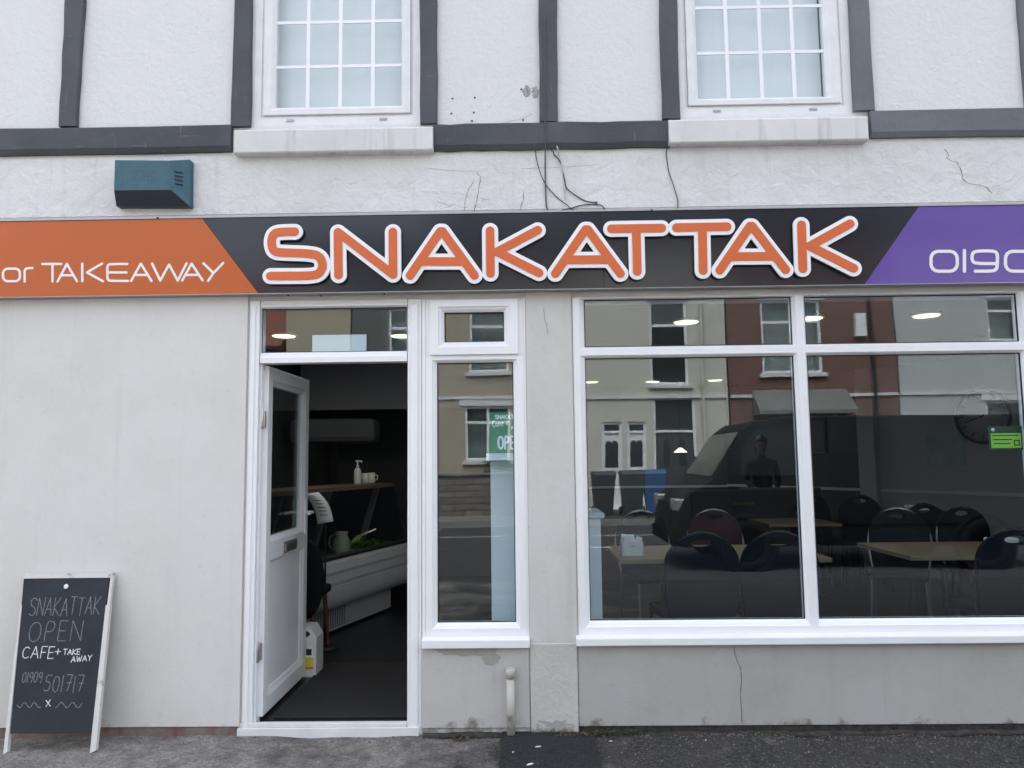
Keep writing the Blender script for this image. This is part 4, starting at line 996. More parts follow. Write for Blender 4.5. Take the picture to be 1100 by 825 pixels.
# person standing behind
def person():
    px_, py_ = X(818, 490, 5.9), 5.9
    t = thing('person', 'person with dark hair in dark clothes standing deep inside the cafe', 'person', (px_, py_, FZ))
    t.rotation_euler = (0, 0, rad(-8))
    V_ = [((0, 0, .86), .13, .10), ((0, 0, 1.02), .12, .085), ((0, .01, 1.18), .15, .095), ((0, .01, 1.30), .145, .08), ((0, .0, 1.375), .05, .05), ((0, -.01, 1.42), .045, .045),
          ((-.16, .01, 1.31), .05, .05), ((-.20, -.02, 1.06), .042, .042), ((-.13, -.22, .98), .032, .032), ((.16, .01, 1.31), .05, .05), ((.20, -.02, 1.06), .042, .042), ((.13, -.22, .98), .032, .032),
          ((-.09, 0, .80), .085, .085), ((-.095, 0, .45), .055, .055), ((-.10, .02, .09), .038, .038), ((-.11, -.10, .04), .035, .03), ((.09, 0, .80), .085, .085), ((.095, 0, .45), .055, .055), ((.10, .02, .09), .038, .038), ((.11, -.10, .04), .035, .03)]
    E_ = [(0, 1), (1, 2), (2, 3), (3, 4), (4, 5), (3, 6), (6, 7), (7, 8), (3, 9), (9, 10), (10, 11), (0, 12), (12, 13), (13, 14), (14, 15), (0, 16), (16, 17), (17, 18), (18, 19)]
    me = bpy.data.meshes.new('body'); me.from_pydata([v[0] for v in V_], E_, []); me.materials.append(M['cloth_dark'])
    o = bpy.data.objects.new('body', me); COL.objects.link(o); o.parent = t
    sk = o.modifiers.new('skin', 'SKIN'); 
    if not me.skin_vertices: me.attributes  # layer is made by the modifier
    bpy.context.view_layer.update()
    if not me.skin_vertices:
        bpy.context.view_layer.objects.active = o; bpy.ops.mesh.customdata_skin_add()
    for i, v in enumerate(V_): me.skin_vertices[0].data[i].radius = (v[1], v[2])
    me.skin_vertices[0].data[0].use_root = True
    o.modifiers.new('sub', 'SUBSURF').render_levels = 2
    hd_ = MB(); rings = []
    for zz_, rx, ry, yo in ((1.40, .02, .02, -.03), (1.42, .045, .05, -.025), (1.46, .062, .078, -.01), (1.51, .072, .092, 0), (1.56, .075, .097, .005), (1.60, .066, .086, .008), (1.63, .045, .06, .01), (1.645, .01, .015, .01)):
        rings.append([(rx*math.cos(k*math.pi/8), yo+ry*math.sin(k*math.pi/8), zz_) for k in range(16)])
    hd_.loft(rings); obj('head', hd_, 'skin', t, world=False)
    fc = MB().tube([(0, -.094, 1.53), (0, -.112, 1.49), (0, -.09, 1.485)], [.008, .012, .006], 8)
    for s in (-1, 1): fc.lathe([(0, -.012), (.012, 0), (0, .012)], (s*.074, .005, 1.51), 8)
    obj('nose_and_ears', fc, 'skin', t, world=False)
    ey = MB()
    for s in (-1, 1): ey.lathe([(0, -.008), (.009, 0), (0, .008)], (s*.03, -.084, 1.53), 8)
    ey.box(-.022, .022, -.083, -.077, 1.452, 1.458); obj('eyes_and_mouth', ey, 'ink', t, world=False)
    hr = MB(); rings = []
    for zz_, rx, ry, yo in ((1.44, .05, .03, .07), (1.48, .078, .06, .05), (1.54, .086, .085, .03), (1.59, .084, .10, .012), (1.63, .066, .08, .01), (1.66, .035, .045, .01), (1.668, .008, .01, .01)):
        rings.append([(rx*math.cos(k*math.pi/8), yo+ry*math.sin(k*math.pi/8), zz_) for k in range(16)])
    hr.loft(rings); obj('hair', hr, 'hair', t, world=False)
    for s in (-1, 1):
        h_ = MB().tube([(s*.13, -.22, .98), (s*.11, -.29, .965)], [.03, .034], 10)
        for k in range(4):
            u = (k-1.5)*.016; h_.tube([(s*.108+u, -.288, .965), (s*.104+u, -.335, .955), (s*.102+u, -.355-.004*(k % 2), .935)], [.0085, .008, .006], 6)
        h_.tube([(s*.09, -.25, .965), (s*.07, -.285, .955), (s*.07, -.30, .945)], [.010, .009, .007], 6)
        obj('hand', h_, 'skin', t, world=False)
person()
# bench back / low screen the person stands behind
sx0, sx1 = X(796, 523, 5.0), X(872, 523, 5.0)
bs = thing('bench_screen', 'dark low screen with pale top rail in front of the person', 'screen', ((sx0+sx1)/2, 5.0, FZ))
zt = Z(830, 524, 5.0)
obj('screen_panel', MB().box(sx0-.6, sx1+.1, 5.0, 5.06, FZ, zt-.03), 'wall_dark', bs)
obj('top_rail', MB().box(sx0, sx1+.1, 4.985, 5.075, zt-.0295, zt), 'wood_shelf', bs, bevel=.004)
obj('side_rail', MB().box(X(787, 541, 4.9), X(812, 541, 4.9), 4.94, 4.985, Z(800, 543, 4.9), Z(800, 541, 4.9)+.01), 'wood_shelf', bs)
# condiment box on left table
cx0, cx1 = X(668, 580, 1.05), X(691, 580, 1.05); zc = .7905
cd = thing('condiment_box', 'small white plastic box of sachets on the left window table', 'box', ((cx0+cx1)/2, 1.1, zc))
hh = Z(680, 577, 1.05)-zc; hh = .092
def cbox(a, b_): return np.maximum(np.maximum(np.abs(a-(cx0+cx1)/2)-(cx1-cx0)/2+.004*(1-(b_-zc)/hh)*3, np.maximum(zc-b_, b_-zc-hh)), -(np.hypot((a-(cx0+cx1)/2)/.030, (b_-zc-hh*.72)/.009)-1)*.009)
fr_ = field_mesh(cbox, cx0-.02, cx1+.02, zc-.01, zc+hh+.01, .004, 1.05, 1.054)
bd = MB().box(cx0, cx0+.004, 1.0545, 1.17, zc, zc+hh).box(cx1-.004, cx1, 1.0545, 1.17, zc, zc+hh).box(cx0+.0045, cx1-.0045, 1.166, 1.17, zc, zc+hh).box(cx0+.0045, cx1-.0045, 1.0545, 1.1655, zc, zc+.004)
obj('tub', merge([fr_, bd]), 'plastic_white', cd)
sa = MB(); rs = random.Random(5)
for k in range(9):
    x = cx0+.012+k*.011; T = Matrix.Translation((x, 1.09+rs.uniform(0, .05), zc+.03)) @ Matrix.Rotation(rs.uniform(-.3, .3), 4, 'Y') @ Matrix.Rotation(rs.uniform(-.5, .5), 4, 'Z')
    sa.box(-.022, .022, 0, .002, 0, hh+rs.uniform(-.03, .02), T)
obj('sachet', sa, 'paper', cd)
# white cabinet at the left of the big window
zc1 = Z(636, 551, .30)
cb = thing('white_cabinet', 'white cabinet with worktop at the left edge of the big window', 'cabinet', (X(630, 600, .3), .45, FZ))
xr = X(646, 600, .30)
obj('carcass', MB().box(xr-.55, xr, .30, .72, FZ+.06, zc1-.032), 'cabinet_white', cb, bevel=.003)
obj('worktop', MB().box(xr-.57, xr+.022, .28, .74, zc1-.031, zc1), 'cabinet_white', cb, bevel=.006)
obj('foot', MB().box(xr-.5, xr-.04, .34, .70, FZ, FZ+.059), 'gasket', cb)
# white half column with ledge in the narrow window
xc = X(527.5, 580, .14); zl0, zl1 = Z(540, 486.5, .12), Z(540, 478, .12)
cl = thing('white_column', 'white half height column with projecting ledge behind the narrow window', 'column', (xc+.15, .2, FZ))
zl1 = z0-.002; zl0 = zl1-.042
obj('shaft', MB().box(xc, xc+.34, .14, .32, FZ, zl0-.001), 'cabinet_white', cl, bevel=.004)
obj('ledge', MB().box(X(522.5, 482, .10), xc+.36, .052, .34, zl0, zl1), 'cabinet_white', cl, bevel=.005)

# wall clock, framed pictures, green poster on the right wall
tc_, zc_ = on_rw(1056, 447); Tm = Matrix.Identity(4)
c_, s_ = dirv.x, dirv.y
ck = thing('wall_clock', 'large round wall clock with thin rim on the grey wall at right', 'clock', (*onwall(tc_, .0006), zc_))
ck.rotation_euler = (0, 0, math.atan2(dirv.y, dirv.x))
obj('rim', MB().lathe([(.30, -.002), (.30, -.03), (.275, -.03), (.275, -.002), (.30, -.002)], (0, 0, 0), 40, 'y'), 'black_metal', ck, world=False)
obj('dial', MB().lathe([(0, -.002), (.274, -.002), (.274, -.012), (0, -.012)], (0, 0, 0), 40, 'y'), 'wall_int', ck, world=False)
hn = MB()
for k in range(12):
    T = Matrix.Rotation(k*math.pi/6, 4, 'Y'); hn.box(-.006, .006, -.0145, -.0125, .20, .255, T)
for a, l_, w_ in ((.9, .14, .008), (-1.9, .2, .006)):
    hn.box(-w_, w_, -.0165, -.0148, -.02, l_, Matrix.Rotation(a, 4, 'Y')); 
obj('hands_and_numerals', hn, 'black_metal', ck, world=False)
def picture(px, py, w_, h_, lab, m, wall_back=False):
    t = thing('framed_picture', lab, 'picture'); 
    if wall_back: t.location = (X(px, py, 7.33), 7.349, Z(px, py, 7.33))
    else:
        a, zz_ = on_rw(px, py); t.location = (*onwall(a, .0006), zz_); t.rotation_euler = ck.rotation_euler
    obj('picture_frame', MB().ring((-w_/2, w_/2, -h_/2, h_/2), (-w_/2+.03, w_/2-.03, -h_/2+.03, h_/2-.03), [(0, -.001), (0, -.025), (1, -.02), (1, -.001)]), 'black_metal', t, world=False)
    obj('print', MB().box(-w_/2+.03, w_/2-.03, -.008, -.001, -h_/2+.03, h_/2-.03), m, t, world=False)
picture(876, 468, .34, .48, 'dark framed picture right of the mullion', 'wall_int_grey'); picture(849, 468, .30, .48, 'dark framed picture just left of the mullion', 'wall_int_grey', True)
a, zz_ = on_rw(1015, 482); ps = thing('wall_poster', 'plain pale green poster low on the grey wall left of the clock', 'poster', (*onwall(a, .0006), zz_)); ps.rotation_euler = ck.rotation_euler
mat('poster', (.30, .40, .36), .7, var=.3, vscale=6); obj('sheet', MB().box(-.22, .22, -.006, -.001, -.19, .17), 'poster', ps, world=False)
# napkin packs on the sill behind chairs
for px, py, lb_ in ((985, 545, 'white paper pack lying behind the chairs at the right window'), (1094, 574, 'white paper pack behind the chair at the right edge')):
    x, y = G(px, py, .80); y = 1.4 if px > 1050 else 3.4; x = X(px, py, y); z = max(.792, Z(px, py+3, y))
    if px > 1050: z = .7905; x = 3.45; y = 1.5
    else:
        tt = thing('side_table', 'small dark side table carrying a white paper pack', 'table', (x, y, FZ)); obj('tabletop', MB().box(x-.25, x+.25, y-.2, y+.25, z-.03, z-.0005), 'wall_dark', tt); obj('leg', MB().box(x-.04, x+.04, y-.04, y+.04, FZ, z-.0305), 'black_metal', tt)
    o = obj('paper_pack', MB().box(x-.10, x+.10, y-.05, y+.05, z, z+.05), 'paper', None, bevel=.008); tag(o, lb_, 'paper pack')

# ------------------------------------------------------------ counter seen through the door
ca, cb_ = Vector((-1.647, 1.98, 0)), Vector((-1.285, 3.149, 0)); cd_ = (cb_-ca).normalized(); cn = Vector((cd_.y, -cd_.x, 0))  # outward to the right
if cn.x < 0: cn = -cn
ct = thing('serve_over_counter', 'white chilled serve over counter with ribbed front running back from the doorway', 'counter', (ca.x, ca.y, FZ))
def along(prof, t0, t1):
    """profile of (outward, z) swept along the counter"""
    mb = MB(); mb.loft([[tuple(ca+cd_*t+cn*o+Vector((0, 0, z))) for o, z in prof] for t in (t0, t1)], smooth=False); return mb
obj('plinth', along([(0, .075), (0, .27), (-.6, .27), (-.6, .075)], -.35, (cb_-ca).length), 'counter_white', ct)
gr = MB()
for k in range(14):
    for j in range(9):
        t = -.10+k*.036; z = .095+j*.018
        p = ca+cd_*t+cn*.0006; gr.add([p+Vector((0, 0, z)), p+cd_*.022+Vector((0, 0, z)), p+cd_*.022+Vector((0, 0, z+.010)), p+Vector((0, 0, z+.010))], [(0, 1, 2, 3)])
for v in range(len(gr.v)): gr.v[v] = tuple(Vector(gr.v[v])+cn*.001)
obj('vent_grille', gr, 'ink', ct)
obj('castor', along([(-.03, FZ), (-.03, .073), (-.5, .073), (-.5, FZ)], -.1, .35), 'gasket', ct)
body = [(-.02, .385), (.06, .385)]+[(.06+.11*math.sin(rad(a)), .385+.10*(1-math.cos(rad(a)))*1.0) for a in (15, 30, 45, 60, 75, 90)]+[(.168, .53), (.160, .575), (.150, .578), (.150, .60), (.156, .604), (.140, .655), (.130, .658), (.130, .68), (.136, .684), (.110, .745), (.08, .765), (.02, .77), (.02, .70), (-.6, .70), (-.6, .385)]
body = [(o, z-.11) for o, z in body]
obj('front_body', along(body, -.6, 1.9), 'counter_white', ct)
obj('dark_trim', along([(.081, .656), (.085, .68), (.03, .69), (.03, .661)], -.6, 1.9), 'gasket', ct)
obj('well', along([(.019, .61), (.019, .655), (-.01, .61), (-.55, .61), (-.55, .595), (-.01, .595)], -.6, 1.9), 'counter_grey', ct)
obj('shelf', along([(-.10, 1.19), (-.10, 1.225), (-.55, 1.225), (-.55, 1.19)], -.6, 1.5), 'wood_shelf', ct)
for t in (-.35, .35, 1.2):
    mb = MB(); q_ = [(-.12, 1.189), (-.17, 1.189), (-.36, .611), (-.30, .611)]
    obj('shelf_support', along(q_, t, t+.03), 'counter_grey', ct)
obj('front_glass', along([(-.095, 1.186), (-.09, 1.186), (.034, .693), (.029, .693)], -.58, 1.48), 'glass_flat', ct)
def cp(t, o, z): return ca+cd_*t+cn*o+Vector((0, 0, z))
def place(px, py, o, z):
    """point on the counter line at offset o whose line of sight matches"""
    d = ray(px, py); A = ca+cn*o; t = (Vector((A.x, A.y, 0))-Vector((CAM.x, CAM.y, 0))).dot(cn)/d.dot(cn); p = CAM+d*t; return p.x, p.y
# jug, leaves, ladle
jx, jy = place(367, 580, -.15, 0)
jg = thing('jug', 'pale green jug standing in the counter well', 'jug', (jx, jy, .6105))
jd = (Vector((jx, jy, 0))-Vector((CAM.x, CAM.y, 0))).length/830; jh = 30*jd
obj('jug_body', MB().lathe([(a*1.15, b*1.0) for a, b in ((0, 0), (.05, 0), (.066, .03), (.07, .09), (.055, .16), (.042, .19), (.05, .22), (.046, .22), (.038, .19), (0, .185))], (jx, jy, .6105), 24), 'jug_green', jg)
obj('jug_handle', MB().tube([(jx-.052, jy-.01, .81), (jx-.10, jy-.01, .79), (jx-.11, jy-.01, .72), (jx-.075, jy-.01, .67)], .007, 8), 'jug_green', jg)
rs = random.Random(9)
lx, ly = place(392, 585, -.12, 0)
sd_ = thing('salad_tray', 'steel tray heaped with green salad leaves in the counter', 'tray', (lx, ly, .6105))
obj('tray', MB().box(lx-.15, lx+.15, ly-.22, ly+.22, .6105, .65), 'counter_grey', sd_, bevel=.005)
lv = MB()
for k in range(170):
    x = lx+rs.uniform(-.14, .14); y = ly+rs.uniform(-.2, .2); z = .655+rs.uniform(0, .06); T = Matrix.Translation((x, y, z)) @ Matrix.Rotation(rs.uniform(0, 6), 4, 'Z') @ Matrix.Rotation(rs.uniform(-.9, .9), 4, 'X') @ Matrix.Rotation(rs.uniform(-.9, .9), 4, 'Y')
    lv.add([T @ Vector(p) for p in ((-.025, 0, 0), (0, -.015, .006), (.03, 0, 0), (0, .015, .006))], [(0, 1, 2, 3)])
obj('salad_leaves', lv, 'leaf_green', sd_)
sx_, sy_ = place(383, 575, -.10, 0)
sp_ = thing('serving_spoon', 'lime green serving spoon with white handle stuck in the salad', 'spoon', (sx_, sy_, .70))
obj('spoon_bowl', MB().tube([(sx_-.05, sy_, .70), (sx_-.02, sy_, .73), (sx_+.02, sy_, .765), (sx_+.045, sy_, .785)], [.008, .025, .027, .006], 10), 'leaf_lime', sp_)
obj('handle', MB().tube([(sx_+.04, sy_, .783), (sx_+.17, sy_+.02, .835)], .008, 8), 'paper', sp_)
# menu card, curved
mc = MB(); n = 10; Ym = 1.62
a0, a1 = Vector((*W(324, 531, Ym), 0)), Vector((*W(340, 529, Ym), 0)); b0, b1 = Vector((*W(341, 563, Ym), 0)), Vector((*W(358, 560, Ym), 0))
for i in range(n+1):
    t = i/n; bow = .05*math.sin(t*math.pi)
    for p, q_ in ((a0, b0), (a1, b1)):
        v = p.lerp(q_, t); mc.v.append((v.x+bow*.5, Ym+.06*(1-t)-bow*.4, v.y+bow*.3))
for i in range(n): mc.f.append((2*i, 2*i+1, 2*i+3, 2*i+2)); mc.sm.append(True)
mo = thing('menu_card', 'curled white menu card on a stand by the edge of the open door', 'menu', (b0.x, Ym, FZ))
co = obj('card', mc, 'paper', mo); q = co.modifiers.new('thick', 'SOLIDIFY'); q.thickness = .002
ln = MB()
for t in (.3, .42, .55, .66, .78):
    c = a0.lerp(b0, t).lerp(a1.lerp(b1, t), .5); bow = .05*math.sin(t*math.pi); ln.box(c.x+bow*.5-.03, c.x+bow*.5+.03, Ym+.06*(1-t)-bow*.4-.006, Ym+.06*(1-t)-bow*.4-.004, c.y+bow*.3-.003, c.y+bow*.3+.002)
obj('menu_print', ln, 'wall_int_grey', mo)
obj('stand', MB().tube([(b0.x+.06, Ym+.01, b0.y-.01), (b0.x+.05, Ym+.05, FZ+.02)], .008, 8).lathe([(0, FZ), (.12, FZ), (.11, FZ+.02), (0, FZ+.02)], (b0.x+.05, Ym+.05, 0), 20), 'black_metal', mo)
# soap bottle and mugs on the wood shelf
bx_, by_ = place(384, 516, -.3, 0)
bt = thing('pump_bottle', 'clear pump bottle with white top on the wooden counter shelf', 'bottle', (bx_, by_, 1.2255))
obj('bottle_body', MB().lathe([(0, 0), (.032, 0), (.034, .01), (.034, .12), (.026, .145), (.012, .155), (0, .155)], (bx_, by_, 1.2255), 20), 'cabinet_white', bt)
obj('pump', MB().lathe([(0, .156), (.014, .156), (.014, .175), (.006, .177), (.006, .215), (0, .215)], (bx_, by_, 1.2255), 12).tube([(bx_-.02, by_, 1.445), (bx_+.035, by_, 1.443), (bx_+.042, by_, 1.43)], .007, 8), 'plastic_white', bt)
for i, (px, lb_) in enumerate(((392, 'white mug next to the pump bottle on the counter shelf'), (399, 'white mug, the further right of two on the counter shelf'))):
    mx_, my_ = place(px, 516, -.3-.04*i, 0)
    mg = thing('mug', lb_, 'mug', (mx_, my_, 1.2255), 'mugs on the counter shelf')
    obj('mug_body', MB().lathe([(0, 0), (.033, 0), (.036, .005), (.036, .10), (.032, .10), (.032, .01), (0, .01)], (mx_, my_, 1.2255), 20), 'plastic_white', mg)
    obj('mug_handle', MB().tube([(mx_+.035, my_, 1.305), (mx_+.06, my_, 1.30), (mx_+.06, my_, 1.26), (mx_+.035, my_, 1.25)], .005, 6), 'plastic_white', mg)
# round black backed chair behind the door, brown legs
rx, ry = X(331, 620, 1.25), 1.25; zc_ = Z(331, 622, 1.25)
rc = thing('round_chair', 'black oval backed chair with brown wooden legs beside the open door', 'chair', (rx, ry, FZ))
obj('oval_back', MB().lathe([(0, -.035), (.08, -.035), (.125, -.02), (.135, 0), (.125, .02), (.08, .035), (0, .035)], (0, 0, 0), 32, 'y'), 'black_fabric', rc, world=False)
ob = rc.children[0]; ob.location = (-.02, 0, zc_-FZ); ob.scale = (1, 1, 2.05)
obj('seat', MB().box(rx-.24, rx+.06, ry+.04, ry+.44, .47, .53), 'black_fabric', rc, bevel=.02)
for a, b_ in ((-.2, .06), (.03, .06), (-.2, .40), (.03, .40)):
    obj('leg', MB().tube([(rx+a*.8-.01, ry+b_, .46), (rx+a+.01*(1 if a > 0 else -1), ry+b_+(-.03 if b_ < .2 else .03), FZ)], [.018, .012], 8), 'wood_brown', rc)
# jerry can
jx, jy = X(332, 722, 1.0), 1.0; jw = .13
jx0, jx1 = X(320.5, 700, 1.0), X(343.5, 700, 1.0); h_ = Z(332, 671, 1.0)-FZ
jc = thing('jerry_can', 'white plastic chemical can with yellow warning label on the floor by the door', 'can', ((jx0+jx1)/2, jy, FZ))
cxm = (jx0+jx1)/2; w2_ = (jx1-jx0)/2
def can(a, b_):
    zz_ = (b_-FZ)/h_; half = np.where(zz_ < .78, w2_, w2_*(1-.55*((np.clip(zz_, .78, 1)-.78)/.22)))
    d = np.maximum(np.abs(a-cxm)-half, np.maximum(FZ-b_, b_-FZ-h_)); hole = np.hypot((a-cxm+.005)/.033, (b_-FZ-h_*.86)/.020)-1
    return np.maximum(d, -hole*.02)
obj('can_body', field_mesh(can, jx0-.02, jx1+.02, FZ-.01, FZ+h_+.02, .006, jy-.085, jy+.085), 'plastic_white', jc, bevel=.008)
obj('cap', MB().lathe([(0, 0), (.022, 0), (.022, .026), (0, .026)], (cxm-w2_*.45, jy-.03, FZ+h_*.97), 16), 'paper', jc)
lb0 = obj('label', MB().box(cxm-.005, jx1-.012, jy-.0895, jy-.0865, FZ+.05, FZ+.19), 'paper', jc)
obj('yellow_patch', MB().box(cxm, jx1-.018, jy-.0915, jy-.0898, FZ+.065, FZ+.125), 'label_yellow', lb0)
obj('orange_patch', MB().box(cxm, jx1-.018, jy-.0915, jy-.0898, FZ+.054, FZ+.064), 'label_orange', lb0)
obj('ink_mark', MB().box(cxm+.006, jx1-.03, jy-.0915, jy-.0898, FZ+.14, FZ+.18), 'ink', lb0)
# door mat
dm = obj('door_mat', MB().box(-1.40, -.58, .10, 1.22, FZ+.0005, FZ+.012), 'mat_rubber', None, bevel=.004); tag(dm, 'large black rubber mat inside the open doorway', 'mat')

# ------------------------------------------------------------ street opposite (seen in the glass)
HY = -16.5
def house(name, lab, x0, x1, eave, wm, wins, roofm='roof_slate', ridge=2.6, depth=8, y=HY, doors=(), chimney=None, pipe=None):
    t = thing(name, lab, 'house', ((x0+x1)/2, y, 0))
    holes = [w[:4] for w in wins]+[d[:4] for d in doors]
    obj('wall', wall_holes(x0, x1, -.1, eave, holes, y-.3, y), wm, t)
    obj('rear_wall', MB().box(x0, x0+.2, y-depth, y-.3005, -.1, eave).box(x1-.2, x1, y-depth, y-.3005, -.1, eave).box(x0+.2, x1-.2, y-depth, y-depth+.2, -.1, eave), wm, t)
    rf = obj('roof', MB().prism([(y+.35, eave-.12), (y+.35, eave), (y-depth/2, eave+ridge), (y-depth-.2, eave), (y-depth-.2, eave-.12)], x0, x1, 'x'), roofm, t)
    if chimney: obj('chimney', MB().box(chimney, chimney+.9, y-depth/2-.4, y-depth/2+.4, eave+ridge-.5, eave+ridge+1.1), 'brick_red', rf)
    obj('gutter', MB().box(x0, x1, y+.351, y+.46, eave-.10, eave-.01), 'gasket', t)
    for w in wins:
        a, b_, c, d = w[:4]; style = w[4] if len(w) > 4 else 'n'
        wd = obj('window', MB().ring((a, b_, c, d), (a+.07, b_-.07, c+.07, d-.07), [(0, y-.15), (0, y-.06), (1, y-.06), (1, y-.15)]), 'pvc', t)
        br = MB(); zt_2 = d-(d-c)*.3; br.box(a+.07, b_-.07, y-.12, y-.062, zt_2-.035, zt_2+.035)
        if b_-a > 1.1: xm_ = (a+b_)/2; br.box(xm_-.035, xm_+.035, y-.12, y-.0615, c+.07, zt_2-.036).box(xm_-.035, xm_+.035, y-.12, y-.0615, zt_2+.036, d-.07)
        obj('glazing_bar', br, 'pvc', wd)
        obj('pane', MB().box(a+.06, b_-.06, y-.11, y-.10, c+.06, d-.06), 'glass_flat', wd)
        obj('curtain', MB().box(a, b_, y-.40, y-.36, c-.1, d+.1), 'curtain' if style != 'd' else 'room_dark', wd)
        obj('sill', MB().box(a-.08, b_+.08, y+.0005, y+.09, c-.10, c-.001), 'sill_paint', wd)
        obj('lintel', MB().box(a-.12, b_+.12, y+.0005, y+.03, d+.001, d+.2), 'sill_paint', wd)
    for d_ in doors:
        a, b_, c, d, dm_ = d_
        o = obj('door', MB().box(a+.07, b_-.07, y-.16, y-.11, c+.02, min(d-.07, c+2.05)), dm_, t)
        obj('door_frame', MB().ring((a, b_, c, d), (a+.07, b_-.07, c+.02, d-.07), [(0, y-.18), (0, y-.05), (1, y-.05), (1, y-.18)]), 'pvc', o)
        if d-c > 2.2:
            obj('transom', MB().box(a+.07, b_-.07, y-.15, y-.06, c+2.06, c+2.13), 'pvc', o); obj('fanlight', MB().box(a+.07, b_-.07, y-.13, y-.12, c+2.13, d-.07), 'van_glass', o)
        gpl = MB(); w_ = (b_-a-.14)
        for u in (.30, .70):
            xc_ = a+.07+w_*u; gpl.prism([(xc_-.09, c+1.1), (xc_+.09, c+1.1), (xc_+.09, c+1.75), (xc_+.05, c+1.85), (xc_-.05, c+1.85), (xc_-.09, c+1.75)], y-.1095, y-.104)
        obj('door_glass', gpl, 'van_glass', o)
        obj('handle', MB().tube([(b_-.16, y-.10, c+1.0), (b_-.16, y-.06, c+1.0), (b_-.27, y-.06, c+1.0)], .012, 6), 'steel', o)
    obj('string_course', MB().box(x0+.02, x1-.02, y+.0005, y+.05, 3.02, 3.10), 'sill_paint' if wm != 'cladding' else 'cladding', t)
    obj('plinth', MB().box(x0+.01, x1-.01, y+.0005, y+.03, -.05, .028), 'stone_wall', t)
    obj('bargeboard', MB().box(x0, x0+.06, y+.05, y+.34, eave-.35, eave-.13), 'pvc_dirty', t)
    if pipe: obj('drainpipe', MB().tube([(pipe, y+.09, 0), (pipe, y+.09, eave-.1)], .045, 8), 'gasket' if wm == 'brick_red' else wm, t)
    return t
D = 16.5
def mw(px0, py0, px1, py1): 
    x0, z1_ = W(px0, py0, D); x1, z0_ = W(px1, py1, D); return (x0, x1, z0_, z1_)
house('terraced_house', 'small red roofed house at the far left end of the opposite row', -16, -6.55, 4.5, 'house_white', [(-9.2, -7.6, 2.9, 4.1), (-8.8, -7.5, .8, 2.1), (-13, -11.5, 2.9, 4.1)], 'roof_red', 3.0)
house('terraced_house', 'tall plain beige rendered house opposite with one blank wall', -6.5, -4.75, 7.2, 'house_beige', [(-6.1, -5.2, .7, 1.9)], 'roof_slate', 1.6)
hc = house('terraced_house', 'grey clad house opposite with net curtained windows', -4.7, -2.75, 7.0, 'cladding', [(X(418, 350, D), X(446, 350, D), Z(430, 400, D), Z(430, 331, D)), (-3.9, -3.0, .8, 2.1)], 'roof_slate', 1.6)
rib = MB()
for k in range(22):
    x = -4.68+k*.05
    if x < X(418, 350, D)-.1: rib.box(x, x+.02, HY+.0005, HY+.03, 2.6, 6.9)
obj('cladding_rib', rib, 'cladding', hc)
house('terraced_house', 'beige rendered house opposite behind the low stone wall', -2.7, 1.55, 7.2, 'house_beige', [mw(499, 437, 548, 493), (X(503, 350, D), X(545, 350, D), Z(520, 400, D), Z(520, 328, D)), (.1, 1.1, 3.9, 5.4)], 'roof_slate', 2.4, chimney=-2.2)
hcx = house('terraced_house', 'cream rendered house opposite with two doors and drainpipe', 1.6, 5.45, 7.6, 'house_cream', [mw(697, 322, 742, 412)+('d',)],
      'roof_slate', 2.6, doors=[(X(646, 450, D), X(668, 450, D), .05, 2.42, 'pvc'), (X(673, 450, D), X(694, 450, D), .05, 2.42, 'pvc'), (X(702, 450, D), X(749, 450, D), .05, 3.05, 'bin_dark')], pipe=X(757, 450, D), chimney=1.7)
rb = house('terraced_house', 'red brick house opposite with bay window and white bargeboard', 5.5, 10.0, 8.2, 'brick_red', [mw(816, 322, 886, 400), mw(838, 440, 905, 500)], 'roof_slate', 2.6, pipe=X(938, 400, D), chimney=9)
bx0, bz1 = W(808, 428, D); bx1, bz0 = W(912, 440, D)
obj('bay_canopy', MB().prism([(HY+.0005, bz1+.25), (HY+.7, bz0), (HY+.7, bz0-.1), (HY+.0005, bz0-.1)], bx0, bx1, 'x'), 'cladding', rb)
ax, az = W(924, 349, D); obj('meter_box', MB().box(ax-.14, ax+.14, HY+.0005, HY+.14, az-.32, az+.32), 'pvc', rb)
house('terraced_house', 'white rendered house at the right of the opposite row', 10.05, 15.2, 7.6, 'house_white', [mw(1060, 318, 1098, 366), mw(1060, 430, 1105, 492), (10.7, 11.9, .9, 2.2)], 'roof_slate', 2.6, doors=[(12.3, 13.2, .05, 2.15, 'bin_dark')])
house('terraced_house', 'second white rendered house beyond the right of the opposite row', 15.25, 24, 7.4, 'house_cream', [(16.3, 17.7, .9, 2.3), (16.3, 17.7, 3.8, 5.2), (20, 21.4, 3.8, 5.2)], 'roof_slate', 2.6, doors=[(19, 19.9, .05, 2.15, 'pvc')])
